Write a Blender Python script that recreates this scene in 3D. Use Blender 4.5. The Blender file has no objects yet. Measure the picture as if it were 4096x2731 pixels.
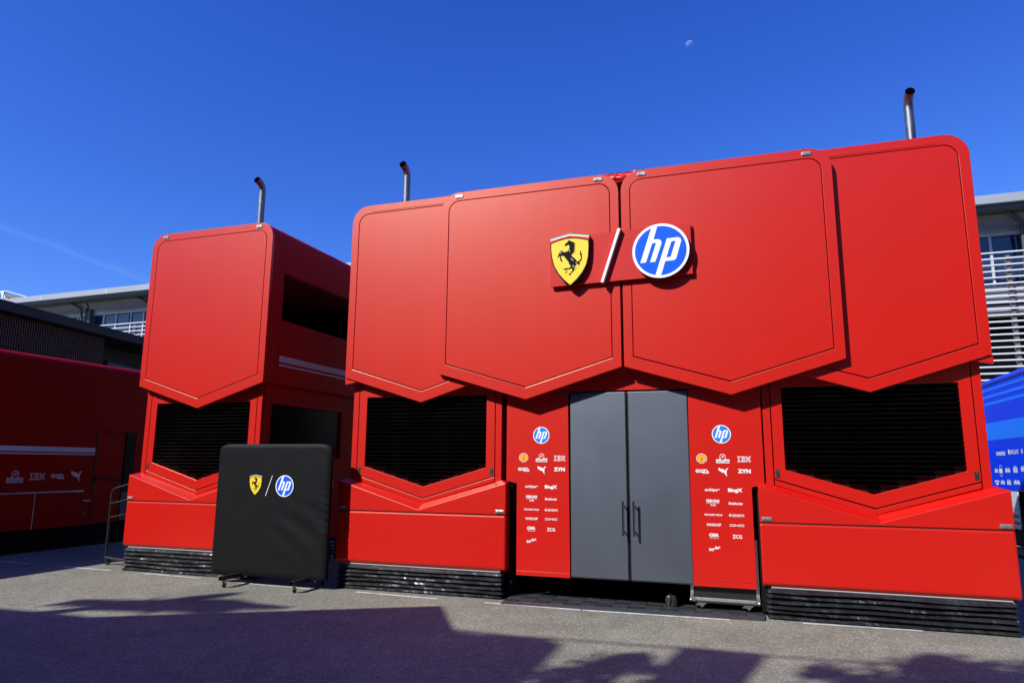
import bpy, bmesh, math, random
from mathutils import Vector, Matrix, noise
random.seed(7)
SC = bpy.context.scene
COL = SC.collection

# ------------------------------------------------------------------ camera
F, YAW, PITCH, ROLL, HC = 2792.02, 0.3281, 0.1741, 0.0079, 1.6851
def cam_dir(xx, zz):
    c, s = math.cos(ROLL), math.sin(ROLL); x, z = c*xx - s*zz, s*xx + c*zz
    c, s = math.cos(PITCH), math.sin(PITCH); y, z = c*1.0 - s*z, s*1.0 + c*z
    c, s = math.cos(YAW), math.sin(YAW)
    return Vector((c*x - s*y, s*x + c*y, z))
fw = cam_dir(0, 0); rt = cam_dir(1, 0) - fw; up = cam_dir(0, 1) - fw
cd = bpy.data.cameras.new('camera'); cam = bpy.data.objects.new('camera', cd); COL.objects.link(cam)
M4 = Matrix((rt.normalized(), up.normalized(), (-fw).normalized())).transposed().to_4x4()
M4.translation = (0, 0, HC); cam.matrix_world = M4
cd.sensor_width = 36; cd.sensor_fit = 'HORIZONTAL'; cd.lens = F/4096*36
cd.clip_start = 0.1; cd.clip_end = 8000
SC.camera = cam

# ------------------------------------------------------------------ sky, sun, exposure
LDIR = Vector((0.68, 1.0, -0.98)).normalized()          # direction the sunlight travels
SUN_EL = math.asin(-LDIR.z); SUN_ROT = math.atan2(-LDIR.x, -LDIR.y)
W = bpy.data.worlds.new('World'); SC.world = W; W.use_nodes = True
nt = W.node_tree; nt.nodes.clear()
def wn(t, **k):
    n = nt.nodes.new(t)
    for a, b in k.items(): setattr(n, a, b)
    return n
sky = wn('ShaderNodeTexSky', sky_type='NISHITA', sun_disc=False, sun_elevation=SUN_EL, sun_rotation=SUN_ROT,
         altitude=200, air_density=1.0, dust_density=0.3, ozone_density=3.0)
# deep polarised blue: each channel of the physical sky gets its own contrast and gain
sepc = wn('ShaderNodeSeparateColor'); hs = wn('ShaderNodeCombineColor')
nt.links.new(sky.outputs[0], sepc.inputs[0])
for i_, (p_, k_) in enumerate(((1.6, .33), (1.3, .61), (.9, 2.1))):
    pw = wn('ShaderNodeMath', operation='POWER'); pw.inputs[1].default_value = p_
    gn = wn('ShaderNodeMath', operation='MULTIPLY'); gn.inputs[1].default_value = k_
    nt.links.new(sepc.outputs[i_], pw.inputs[0]); nt.links.new(pw.outputs[0], gn.inputs[0]); nt.links.new(gn.outputs[0], hs.inputs[i_])
bg = wn('ShaderNodeBackground'); bg.inputs['Strength'].default_value = 0.09
wo = wn('ShaderNodeOutputWorld')
# faint contrail: a thin great-circle band of ice cloud low in the west
geo = wn('ShaderNodeNewGeometry')
dot = wn('ShaderNodeVectorMath', operation='DOT_PRODUCT'); dot.inputs[1].default_value = (0.34, 0.047, 0.939)
dal = wn('ShaderNodeVectorMath', operation='DOT_PRODUCT'); dal.inputs[1].default_value = (0.80, -0.53, -0.26)
nz = wn('ShaderNodeTexNoise'); nz.inputs['Scale'].default_value = 26; nz.inputs['Detail'].default_value = 4
ad = wn('ShaderNodeMath', operation='MULTIPLY_ADD'); ad.inputs[1].default_value = 0.010; ad.inputs[2].default_value = -0.005
sm = wn('ShaderNodeMath', operation='ADD'); ab = wn('ShaderNodeMath', operation='ABSOLUTE')
mr = wn('ShaderNodeMapRange'); mr.interpolation_type = 'SMOOTHERSTEP'
mr.inputs[1].default_value = 0.0; mr.inputs[2].default_value = 0.0065; mr.inputs[3].default_value = 1; mr.inputs[4].default_value = 0
mr2 = wn('ShaderNodeMapRange'); mr2.interpolation_type = 'SMOOTHSTEP'
mr2.inputs[1].default_value = -0.90; mr2.inputs[2].default_value = -1.02; mr2.inputs[3].default_value = 0; mr2.inputs[4].default_value = 1
mu = wn('ShaderNodeMath', operation='MULTIPLY'); mu2 = wn('ShaderNodeMath', operation='MULTIPLY'); mu2.inputs[1].default_value = 0.11
mx = wn('ShaderNodeMixRGB'); mx.inputs[2].default_value = (3.4, 5.0, 9.5, 1)
L = nt.links.new
neg = wn('ShaderNodeVectorMath', operation='SCALE'); neg.inputs['Scale'].default_value = -1.0
L(geo.outputs['Incoming'], neg.inputs[0])
L(neg.outputs[0], dot.inputs[0]); L(neg.outputs[0], dal.inputs[0]); L(neg.outputs[0], nz.inputs['Vector'])
L(nz.outputs['Fac'], ad.inputs[0]); L(dot.outputs['Value'], sm.inputs[0]); L(ad.outputs[0], sm.inputs[1])
L(sm.outputs[0], ab.inputs[0]); L(ab.outputs[0], mr.inputs[0]); L(dal.outputs['Value'], mr2.inputs[0])
L(mr.outputs[0], mu.inputs[0]); L(mr2.outputs[0], mu.inputs[1]); L(mu.outputs[0], mu2.inputs[0])
L(hs.outputs[0], mx.inputs[1]); L(mu2.outputs[0], mx.inputs[0])
L(mx.outputs[0], bg.inputs['Color']); L(bg.outputs[0], wo.inputs[0])

sd = bpy.data.lights.new('sun', 'SUN'); sd.energy = 5.0; sd.angle = math.radians(0.5); sd.color = (1, 0.965, 0.905)
so = bpy.data.objects.new('sun', sd); COL.objects.link(so)
so.rotation_euler = LDIR.to_track_quat('-Z', 'Y').to_euler(); so.location = (-8, -10, 14)
SC.view_settings.view_transform = 'Standard'; SC.view_settings.look = 'None'
SC.view_settings.gamma = 1; SC.view_settings.use_curve_mapping = False; SC.view_settings.exposure = 0.25
SC.render.film_transparent = False

# ------------------------------------------------------------------ materials
def mat(name, col, rough=0.5, metal=0.0, spec=0.5, bump=0, bscale=40, var=0, vscale=3, rvar=0, coat=0, bdist=0.002):
    m = bpy.data.materials.new(name); m.use_nodes = True
    t = m.node_tree; b = t.nodes['Principled BSDF']
    b.inputs['Base Color'].default_value = (*col, 1); b.inputs['Roughness'].default_value = rough
    b.inputs['Metallic'].default_value = metal; b.inputs['Specular IOR Level'].default_value = spec
    b.inputs['Coat Weight'].default_value = coat
    tc = t.nodes.new('ShaderNodeTexCoord')
    if var or rvar:
        n = t.nodes.new('ShaderNodeTexNoise'); n.inputs['Scale'].default_value = vscale; n.inputs['Detail'].default_value = 5
        t.links.new(tc.outputs['Object'], n.inputs['Vector'])
        if var:
            r = t.nodes.new('ShaderNodeMapRange'); r.inputs[1].default_value = .3; r.inputs[2].default_value = .7
            r.inputs[3].default_value = 1-var; r.inputs[4].default_value = 1+var
            mxx = t.nodes.new('ShaderNodeVectorMath'); mxx.operation = 'SCALE'; mxx.inputs[0].default_value = col
            t.links.new(n.outputs['Fac'], r.inputs[0]); t.links.new(r.outputs[0], mxx.inputs['Scale'])
            t.links.new(mxx.outputs[0], b.inputs['Base Color'])
        if rvar:
            r = t.nodes.new('ShaderNodeMapRange'); r.inputs[1].default_value = .3; r.inputs[2].default_value = .7
            r.inputs[3].default_value = rough-rvar; r.inputs[4].default_value = rough+rvar
            t.links.new(n.outputs['Fac'], r.inputs[0]); t.links.new(r.outputs[0], b.inputs['Roughness'])
    if bump:
        n = t.nodes.new('ShaderNodeTexNoise'); n.inputs['Scale'].default_value = bscale; n.inputs['Detail'].default_value = 3
        bp = t.nodes.new('ShaderNodeBump'); bp.inputs['Strength'].default_value = bump; bp.inputs['Distance'].default_value = bdist
        t.links.new(tc.outputs['Object'], n.inputs['Vector'])
        t.links.new(n.outputs['Fac'], bp.inputs['Height']); t.links.new(bp.outputs[0], b.inputs['Normal'])
    return m
RED = mat('red_satin_paint', (0.525, 0.0035, 0.0012), 0.345, spec=0.95, var=0.02, vscale=1.4, rvar=0.012, bump=0.06, bscale=0.9, bdist=0.004)
def weather(m, tint):
    # warm-toned clear coat, faint vertical wipe marks and scuffs in its gloss
    t = m.node_tree; b = t.nodes['Principled BSDF']; b.inputs['Specular Tint'].default_value = (*tint, 1)
    tc = t.nodes.new('ShaderNodeTexCoord'); mp = t.nodes.new('ShaderNodeMapping'); mp.inputs['Scale'].default_value = (5.0, 5.0, .35)
    n = t.nodes.new('ShaderNodeTexNoise'); n.inputs['Scale'].default_value = 1.0; n.inputs['Detail'].default_value = 6; n.inputs['Roughness'].default_value = .65
    n2 = t.nodes.new('ShaderNodeTexNoise'); n2.inputs['Scale'].default_value = 2.3; n2.inputs['Detail'].default_value = 8; n2.inputs['Roughness'].default_value = .7
    r = t.nodes.new('ShaderNodeMapRange'); r.inputs[1].default_value = .3; r.inputs[2].default_value = .75; r.inputs[3].default_value = .340; r.inputs[4].default_value = .354
    r2 = t.nodes.new('ShaderNodeMapRange'); r2.inputs[1].default_value = .68; r2.inputs[2].default_value = .78; r2.inputs[3].default_value = 0; r2.inputs[4].default_value = .06
    a = t.nodes.new('ShaderNodeMath'); a.operation = 'ADD'
    t.links.new(tc.outputs['Object'], mp.inputs['Vector']); t.links.new(mp.outputs[0], n.inputs['Vector']); t.links.new(tc.outputs['Object'], n2.inputs['Vector'])
    t.links.new(n.outputs['Fac'], r.inputs[0]); t.links.new(n2.outputs['Fac'], r2.inputs[0])
    t.links.new(r.outputs[0], a.inputs[0]); t.links.new(r2.outputs[0], a.inputs[1]); t.links.new(a.outputs[0], b.inputs['Roughness'])
weather(RED, (1.0, .84, .66))
REDS = mat('red_shaded_side_paint', (0.45, 0.003, 0.0012), 0.5, spec=0.12)  # front red with the side's shade put into the colour, and less gloss
PLATE = mat('red_sign_plate', (0.50, 0.004, 0.002), 0.5, spec=0.35)
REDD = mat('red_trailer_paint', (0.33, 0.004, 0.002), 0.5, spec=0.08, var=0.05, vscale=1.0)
REDM = mat('red_metal_edge', (0.60, 0.011, 0.009), 0.3, spec=0.6)
DOOR = mat('grey_satin_door', (0.165, 0.19, 0.235), 0.49, metal=1.0, spec=0.5, var=0.03, vscale=2, rvar=0.01)
BLACK = mat('black_void', (0.004, 0.004, 0.004), 0.7, spec=0.15)
SEAL = mat('black_rubber', (0.012, 0.011, 0.011), 0.6)
SLAT = mat('black_slat', (0.0016, 0.0016, 0.0016), 0.3, spec=0.16, rvar=0.08, vscale=6)
HANDLE = mat('dark_brushed_steel', (0.30, 0.30, 0.31), 0.25, metal=1.0)
TRIM = mat('dull_white_trim', (0.42, 0.42, 0.42), 0.5)
VINYL = mat('black_vinyl', (0.012, 0.0125, 0.014), 0.36, spec=0.8, var=0.25, vscale=5, rvar=0.06, bump=0.5, bscale=20, bdist=0.008)
CHROME = mat('steel_polished', (0.46, 0.47, 0.48), 0.34, metal=0.8, rvar=0.08, vscale=14)
STEEL = mat('steel_exhaust', (0.20, 0.21, 0.23), 0.5, metal=1.0, var=0.2, vscale=9, rvar=0.1)
ALU = mat('aluminium_edge', (0.55, 0.56, 0.58), 0.35, metal=0.8, var=0.12, vscale=18)
BORE_SHADE = mat('pipe_inside_shade', (0.0012, 0.0012, 0.0012), 0.9, spec=0.0)
WHITE = mat('white_print', (0.80, 0.82, 0.83), 0.45)
WHITEP = mat('white_sign_face', (0.82, 0.86, 0.87), 0.4)
BLUE = mat('sign_blue', (0.003, 0.10, 0.90), 0.4, spec=.2)
BLUE2 = mat('logo_blue', (0.006, 0.20, 0.84), 0.4)
YEL = mat('shield_yellow', (0.86, 0.62, 0.028), 0.4)
GRN = mat('shield_green', (0.01, 0.30, 0.09), 0.4)
SHRED = mat('shield_red', (0.66, 0.02, 0.012), 0.4)
INK = mat('black_ink', (0.004, 0.004, 0.004), 0.6, spec=0.1)
SHELLY = mat('logo_amber', (0.85, 0.45, 0.02), 0.45)
FABRIC = mat('black_stretch_fabric', (0.0058, 0.0062, 0.0076), 0.6, spec=0.13, bump=0.4, bscale=160, bdist=0.001, var=0.1, vscale=4)
TUBE = mat('black_painted_steel', (0.016, 0.017, 0.018), 0.35, spec=0.5, var=0.3, vscale=20)
TILE1 = mat('rubber_tile_dark', (0.018, 0.019, 0.022), 0.55, var=0.3, vscale=9)
TILE2 = mat('rubber_tile_grey', (0.034, 0.036, 0.042), 0.5, var=0.3, vscale=9)
CASEB = mat('flight_case_laminate', (0.012, 0.013, 0.016), 0.45, var=0.2, vscale=30)
GALV = mat('zinc_plate', (0.45, 0.47, 0.48), 0.3, metal=0.9, var=0.2, vscale=30)
RUBBER = mat('black_wheel_rubber', (0.012, 0.012, 0.012), 0.55)
STRIPE = mat('white_livery_stripe', (0.62, 0.60, 0.62), 0.45)
SILVER = mat('brushed_strip', (0.45, 0.45, 0.47), 0.35, metal=0.6, var=0.3, vscale=2)
SOFR = mat('dark_brown_soffit', (0.22, 0.045, 0.03), 0.6, spec=0.2)
GLASSD = mat('dark_glass', (0.004, 0.004, 0.005), 0.25, spec=0.15)
TARP = mat('red_tarpaulin_vinyl', (0.50, 0.010, 0.007), 0.35, spec=0.5, bump=0.3, bscale=30, bdist=0.02)
CONC = mat('pale_fascia_metal', (0.30, 0.33, 0.36), 0.5, var=0.05, vscale=.6)
SOFF = mat('dark_grey_steel', (0.06, 0.068, 0.075), 0.5, var=.1)
VAL = mat('off_white_fabric', (0.30, 0.29, 0.29), 0.8, bump=1.0, bscale=0.9, bdist=0.15, var=0.1, vscale=1.5)
PITW = mat('white_wall_panel', (0.36, 0.36, 0.345), 0.6, var=0.05)
GLASS = mat('blue_window_glass', (0.012, 0.028, 0.075), 0.08, spec=0.7)
MULL = mat('pale_window_frame', (0.45, 0.50, 0.58), 0.4)
RAILW = mat('white_rail_paint', (0.62, 0.64, 0.65), 0.4)
BRKT = mat('taupe_bracket_paint', (0.16, 0.135, 0.14), 0.5)
BROWN = mat('brown_slat_wood', (0.075, 0.040, 0.028), 0.6, var=0.3, vscale=8)
EAVE = mat('black_eave_metal', (0.010, 0.010, 0.011), 0.6)
BLUET = mat('blue_gloss_paint', (0.0002, 0.040, 0.70), 0.35, spec=0.06)
BLUEL = mat('pale_blue_bands', (0.006, 0.17, 0.86), 0.35, spec=0.06)
GREYT = mat('light_grey_bodywork', (0.56, 0.57, 0.57), 0.4)
YELD = mat('yellow_drum', (0.62, 0.36, 0.02), 0.4)
MARKW = mat('road_paint_white', (0.50, 0.49, 0.47), 0.75, var=0.35, vscale=11)
MARKY = mat('road_paint_yellow', (0.60, 0.42, 0.10), 0.7, var=0.2, vscale=14)
LEAF = mat('leaf_green', (0.05, 0.085, 0.025), 0.6, var=.3)
BARK = mat('bark_brown', (0.09, 0.065, 0.045), 0.85, var=.2)
WALLG = mat('grey_render', (0.22, 0.21, 0.20), 0.8, var=.1)

def asphalt():
    m = bpy.data.materials.new('asphalt_paving'); m.use_nodes = True
    t = m.node_tree; b = t.nodes['Principled BSDF']; l = t.links.new
    tc = t.nodes.new('ShaderNodeTexCoord')
    def noise_n(s, d=2, r=.5):
        n = t.nodes.new('ShaderNodeTexNoise'); n.inputs['Scale'].default_value = s; n.inputs['Detail'].default_value = d
        n.inputs['Roughness'].default_value = r
        l(tc.outputs['Object'], n.inputs['Vector']); return n
    vo = t.nodes.new('ShaderNodeTexVoronoi'); vo.inputs['Scale'].default_value = 66; l(tc.outputs['Object'], vo.inputs['Vector'])
    vo2 = t.nodes.new('ShaderNodeTexVoronoi'); vo2.inputs['Scale'].default_value = 110; l(tc.outputs['Object'], vo2.inputs['Vector'])
    rp = t.nodes.new('ShaderNodeValToRGB'); e = rp.color_ramp.elements
    e[0].position = 0.0; e[0].color = (0.0714, 0.0687, 0.0524, 1); e[1].position = 1; e[1].color = (0.7140, 0.7042, 0.5766, 1)
    for p, c in ((.25, (0.1260, 0.1226, 0.0978, 1)), (.55, (0.2268, 0.2217, 0.1765, 1)), (.80, (0.3360, 0.3304, 0.2621, 1))):
        x = e.new(p); x.color = c
    sp = t.nodes.new('ShaderNodeSeparateColor'); l(vo.outputs['Color'], sp.inputs[0])
    sp2 = t.nodes.new('ShaderNodeSeparateColor'); l(vo2.outputs['Color'], sp2.inputs[0])
    ml = t.nodes.new('ShaderNodeMath'); ml.operation = 'MULTIPLY'; ml.inputs[1].default_value = .5
    av = t.nodes.new('ShaderNodeMath'); av.operation = 'MULTIPLY_ADD'; av.inputs[1].default_value = .5
    l(sp2.outputs[0], ml.inputs[0]); l(sp.outputs[0], av.inputs[0]); l(ml.outputs[0], av.inputs[2])
    l(av.outputs[0], rp.inputs[0])
    big = noise_n(.55, 6, .6); mid = noise_n(4.5, 5, .6)
    r1 = t.nodes.new('ShaderNodeMapRange'); r1.inputs[1].default_value = .3; r1.inputs[2].default_value = .7; r1.inputs[3].default_value = .74; r1.inputs[4].default_value = 1.12
    r2 = t.nodes.new('ShaderNodeMapRange'); r2.inputs[1].default_value = .25; r2.inputs[2].default_value = .75; r2.inputs[3].default_value = .86; r2.inputs[4].default_value = 1.14
    l(big.outputs['Fac'], r1.inputs[0]); l(mid.outputs['Fac'], r2.inputs[0])
    mm = t.nodes.new('ShaderNodeMath'); mm.operation = 'MULTIPLY'; l(r1.outputs[0], mm.inputs[0]); l(r2.outputs[0], mm.inputs[1])
    st = noise_n(1.7, 3, .7)       # scattered darker oil spots
    r3 = t.nodes.new('ShaderNodeMapRange'); r3.inputs[1].default_value = .70; r3.inputs[2].default_value = .76; r3.inputs[3].default_value = 1; r3.inputs[4].default_value = .62
    l(st.outputs['Fac'], r3.inputs[0])
    m3 = t.nodes.new('ShaderNodeMath'); m3.operation = 'MULTIPLY'; l(mm.outputs[0], m3.inputs[0]); l(r3.outputs[0], m3.inputs[1])
    mxa = t.nodes.new('ShaderNodeMixRGB'); mxa.inputs[0].default_value = .38; mxa.inputs[2].default_value = (.235, .234, .188, 1); l(rp.outputs[0], mxa.inputs[1])
    sc = t.nodes.new('ShaderNodeVectorMath'); sc.operation = 'SCALE'; l(mxa.outputs[0], sc.inputs[0]); l(m3.outputs[0], sc.inputs['Scale'])
    l(sc.outputs[0], b.inputs['Base Color']); b.inputs['Roughness'].default_value = .85; b.inputs['Specular IOR Level'].default_value = .08
    bp = t.nodes.new('ShaderNodeBump'); bp.inputs['Strength'].default_value = .55; bp.inputs['Distance'].default_value = .005
    l(vo.outputs['Distance'], bp.inputs['Height']); bp.invert = True; l(bp.outputs[0], b.inputs['Normal'])
    return m
ASPH = asphalt()

# ------------------------------------------------------------------ mesh builder
class MB:
    def __init__(s): s.v = []; s.f = []; s.m = []; s.mats = []; s.sm = []
    def mi(s, m):
        if m is None: m = s.mats[0] if s.mats else None
        if m not in s.mats: s.mats.append(m)
        return s.mats.index(m)
    def raw(s, vs, fs, m=None, smooth=False):
        o = len(s.v); k = s.mi(m); s.v += [tuple(x) for x in vs]
        for f in fs: s.f.append([o+i for i in f]); s.m.append(k); s.sm.append(smooth)
        return s
    def box(s, x0, x1, y0, y1, z0, z1, m=None):
        return s.raw([(x0,y0,z0),(x1,y0,z0),(x1,y1,z0),(x0,y1,z0),(x0,y0,z1),(x1,y0,z1),(x1,y1,z1),(x0,y1,z1)],
                     [(0,3,2,1),(4,5,6,7),(0,1,5,4),(1,2,6,5),(2,3,7,6),(3,0,4,7)], m)
    def prism(s, poly, y0, y1, m=None, smooth=False):       # poly of (x, z), extruded along y
        n = len(poly)
        a = sum(poly[i][0]*poly[(i+1)%n][1]-poly[(i+1)%n][0]*poly[i][1] for i in range(n))
        if a < 0: poly = poly[::-1]
        vs = [(x, y0, z) for x, z in poly]+[(x, y1, z) for x, z in poly]
        fs = [list(range(n)), list(range(2*n-1, n-1, -1))]
        s.raw(vs, fs, m)
        o = len(s.v)-2*n; k = s.mi(m)
        for i in range(n):
            j = (i+1) % n; s.f.append([o+i, o+n+i, o+n+j, o+j]); s.m.append(k); s.sm.append(smooth)
        return s
    def prism_x(s, poly, x0, x1, m=None):                   # poly of (y, z), extruded along x
        n = len(poly)
        vs = [(x0, y, z) for y, z in poly]+[(x1, y, z) for y, z in poly]
        fs = [list(range(n)), list(range(2*n-1, n-1, -1))]+[[i, n+i, n+(i+1)%n, (i+1)%n] for i in range(n)]
        return s.raw(vs, fs, m)
    def frame(s, out, inn, y0, y1, m=None):                 # ring between two loops of equal length
        n = len(out)
        vs = [(x, y, z) for y in (y0, y1) for lp in (out, inn) for x, z in lp]
        fs = []
        for i in range(n):
            j = (i+1) % n
            fs += [[i, j, n+j, n+i], [2*n+i, 3*n+i, 3*n+j, 2*n+j], [i, 2*n+i, 2*n+j, j], [n+i, n+j, 3*n+j, 3*n+i]]
        return s.raw(vs, fs, m)
    def tube(s, pts, r, n=12, m=None, cap=True):
        pts = [Vector(p) for p in pts]; rings = []
        rr = r if isinstance(r, (list, tuple)) else [r]*len(pts)
        t0 = (pts[1]-pts[0]).normalized(); ref = Vector((0,0,1)) if abs(t0.z) < .9 else Vector((1,0,0))
        nrm = t0.cross(ref).normalized(); vs = []
        for i, p in enumerate(pts):
            t = (pts[min(i+1, len(pts)-1)]-pts[max(i-1, 0)]).normalized()
            nrm = (nrm-t*nrm.dot(t)).normalized(); bn = t.cross(nrm)
            vs += [p+(nrm*math.cos(a)+bn*math.sin(a))*rr[i] for a in [2*math.pi*k/n for k in range(n)]]
        fs = [[i*n+k, i*n+(k+1)%n, (i+1)*n+(k+1)%n, (i+1)*n+k] for i in range(len(pts)-1) for k in range(n)]
        s.raw(vs, fs, m, True)
        if cap: s.raw(vs[:n], [list(range(n))[::-1]], m); s.raw(vs[-n:], [list(range(n))], m)
        return s
    def cyl(s, a, b, r, n=16, m=None): return s.tube([a, b], r, n, m)
    def build(s, name, m=None, parent=None, bevel=0, seg=2, kind=None, origin=None):
        me = bpy.data.meshes.new(name)
        me.from_pydata(s.v, [], s.f); 
        mats = [m if x is None else x for x in s.mats] or [m]
        for x in mats: me.materials.append(x)
        me.polygons.foreach_set('material_index', s.m); me.polygons.foreach_set('use_smooth', s.sm)
        bm = bmesh.new(); bm.from_mesh(me); bmesh.ops.recalc_face_normals(bm, faces=bm.faces); bm.to_mesh(me); bm.free()
        me.update()
        o = bpy.data.objects.new(name, me); COL.objects.link(o)
        if parent: o.parent = parent
        if bevel:
            b = o.modifiers.new('bevel', 'BEVEL'); b.width = bevel; b.segments = seg; b.limit_method = 'ANGLE'; b.angle_limit = math.radians(35)
        if kind: o['kind'] = kind
        return o
def thing(name, label, cat, loc=(0,0,0), rz=0, group=None):
    o = bpy.data.objects.new(name, None); COL.objects.link(o); o.location = loc; o.rotation_euler = (0,0,rz)
    o['label'] = label; o['category'] = cat
    if group: o['group'] = group
    return o
def tag(o, label, cat, group=None):
    o['label'] = label; o['category'] = cat
    if group: o['group'] = group
    return o
def dup_part(o, parent, loc):
    c = o.copy(); COL.objects.link(c); c.parent = parent; c.location = loc
    return c

# ------------------------------------------------------------------ flat print
def facade_map(y):                     # faces -Y, u to the right is +X
    return lambda u, v, d=0: (u, y-d, v)
def right_side_map(x):                 # faces +X, u to the right is +Y
    return lambda u, v, d=0: (x+d, u, v)
def left_side_map(x):                  # faces -X, u to the right is -Y
    return lambda u, v, d=0: (x-d, -u, v)
_txt = {}
def text2d(s, bold=0.0, shear=0.0):
    k = (s, bold, shear)
    if k not in _txt:
        c = bpy.data.curves.new('t', 'FONT'); c.body = s; c.offset = bold; c.shear = shear; c.resolution_u = 2
        o = bpy.data.objects.new('t', c); COL.objects.link(o)
        dg = bpy.context.evaluated_depsgraph_get(); dg.update()
        me = o.evaluated_get(dg).to_mesh()
        vs = [(v.co.x, v.co.y) for v in me.vertices]; fs = [list(p.vertices) for p in me.polygons]
        o.evaluated_get(dg).to_mesh_clear(); bpy.data.objects.remove(o); bpy.data.curves.remove(c)
        x0 = min(v[0] for v in vs); x1 = max(v[0] for v in vs); y0 = min(v[1] for v in vs); y1 = max(v[1] for v in vs)
        _txt[k] = ([((x-x0)/(x1-x0)-.5, (y-y0)/(y1-y0)-.5) for x, y in vs], fs)
    return _txt[k]
class Flat(MB):
    def __init__(s, mp): super().__init__(); s.mp = mp
    def poly(s, pts, d=.002, m=WHITE): return s.raw([s.mp(u, v, d) for u, v in pts], [list(range(len(pts)))], m)
    def disc(s, u, v, r, d=.002, m=WHITE, n=40, ry=None):
        ry = ry or r
        return s.poly([(u+r*math.cos(2*math.pi*i/n), v+ry*math.sin(2*math.pi*i/n)) for i in range(n)], d, m)
    def rect(s, u, v, w, h, d=.002, m=WHITE): return s.poly([(u-w/2,v-h/2),(u+w/2,v-h/2),(u+w/2,v+h/2),(u-w/2,v+h/2)], d, m)
    def text(s, t, u, v, w, h, d=.002, m=WHITE, bold=.01, shear=0, rot=0):
        vs, fs = text2d(t, bold, shear); c, q = math.cos(rot), math.sin(rot)
        return s.raw([s.mp(u+c*x*w-q*y*h, v+q*x*w+c*y*h, d) for x, y in vs], fs, m)
    def line(s, pts, w, d=.002, m=WHITE):
        for (a, b), (e, f) in zip(pts, pts[1:]):
            L_ = math.hypot(e-a, f-b) or 1; nx, ny = -(f-b)/L_*w/2, (e-a)/L_*w/2
            s.poly([(a+nx,b+ny),(e+nx,f+ny),(e-nx,f-ny),(a-nx,b-ny)], d, m)
        return s
SHIELD=[(-0.366,0.427),(-0.004,0.502),(0.36,0.437),(0.362,0.343),(0.36,0.191),(0.347,0.033),(0.32,-0.108),(0.27,-0.231),(0.186,-0.351),(0.095,-0.438),(0.002,-0.498),(-0.085,-0.441),(-0.18,-0.331),(-0.255,-0.22),(-0.315,-0.086),(-0.35,0.063),(-0.366,0.228),(-0.369,0.334)]
GREEN=[(-0.366,0.427),(-0.004,0.502),(0.36,0.437),(0.36,0.415),(-0.004,0.479),(-0.366,0.406)]
WHT=[(-0.366,0.406),(-0.004,0.479),(0.36,0.415),(0.36,0.391),(-0.004,0.456),(-0.366,0.383)]
REDB=[(-0.366,0.383),(-0.004,0.456),(0.36,0.391),(0.358,0.342),(0.181,0.394),(0.0,0.418),(-0.18,0.398),(-0.365,0.336)]
YELLOW=[(-0.349,0.322),(-0.203,0.367),(-0.074,0.39),(0.054,0.392),(0.197,0.368),(0.341,0.326),(0.344,0.193),(0.331,0.018),(0.294,-0.122),(0.222,-0.252),(0.121,-0.372),(0.003,-0.476),(-0.11,-0.370),(-0.216,-0.240),(-0.290,-0.100),(-0.33,0.052),(-0.348,0.193)]
HORSE=[(-0.002,0.362),(0.021,0.345),(0.045,0.331),(0.093,0.318),(0.069,0.308),(0.117,0.287),(0.077,0.279),(0.121,0.249),(0.077,0.25),(0.116,0.214),(0.076,0.218),(0.113,0.179),(0.074,0.186),(0.107,0.143),(0.068,0.155),(0.103,0.119),(0.06,0.131),(0.083,0.097),(0.045,0.105),(0.032,0.077),(0.051,0.044),(0.098,0.004),(0.127,-0.035),(0.133,-0.052),(0.161,-0.046),(0.19,-0.025),(0.206,0.014),(0.198,0.054),(0.183,0.096),(0.188,0.131),(0.217,0.152),(0.204,0.11),(0.21,0.085),(0.237,0.099),(0.222,0.06),(0.225,0.004),(0.212,-0.043),(0.177,-0.072),(0.192,-0.097),(0.176,-0.119),(0.165,-0.091),(0.157,-0.145),(0.145,-0.093),(0.132,-0.092),(0.113,-0.122),(0.089,-0.144),(0.069,-0.158),(0.081,-0.207),(0.049,-0.236),(0.025,-0.266),(0.009,-0.297),(-0.027,-0.294),(-0.021,-0.273),(0.009,-0.257),(0.033,-0.227),(0.046,-0.209),(0.026,-0.162),(0.018,-0.182),(-0.046,-0.183),(-0.094,-0.189),(-0.129,-0.185),(-0.117,-0.166),(-0.077,-0.162),(-0.014,-0.156),(0.013,-0.145),(0.007,-0.116),(-0.021,-0.078),(-0.024,-0.049),(-0.045,-0.02),(-0.068,0.009),(-0.092,0.044),(-0.105,0.066),(-0.132,0.079),(-0.169,0.076),(-0.164,0.039),(-0.139,-0.012),(-0.147,-0.035),(-0.165,-0.031),(-0.184,0.016),(-0.193,0.078),(-0.187,0.094),(-0.212,0.059),(-0.224,0.039),(-0.233,0.063),(-0.216,0.1),(-0.199,0.139),(-0.183,0.17),(-0.156,0.18),(-0.132,0.165),(-0.104,0.142),(-0.076,0.149),(-0.044,0.157),(-0.019,0.195),(-0.006,0.239),(-0.011,0.268),(-0.035,0.277),(-0.059,0.26),(-0.091,0.26),(-0.099,0.28),(-0.083,0.306),(-0.051,0.327),(-0.03,0.342),(-0.042,0.359)]
SGLINES=[[(-0.019,0.195),(-0.006,0.17),(0.0,0.14)],[(0.02,0.02),(0.04,-0.005),(0.065,-0.03)],[(0.06,-0.11),(0.055,-0.15)],[(0.115,-0.06),(0.118,-0.09)],[(-0.155,0.16),(-0.185,0.125)]]
HPH=[(-0.283,0.925),(-0.071,0.96),(-0.235,0.426),(-0.086,0.427),(0.008,0.392),(0.048,0.309),(0.036,0.232),(-0.19,-0.396),(-0.378,-0.404),(-0.144,0.297),(-0.285,0.288),(-0.522,-0.398),(-0.723,-0.406)]
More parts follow.
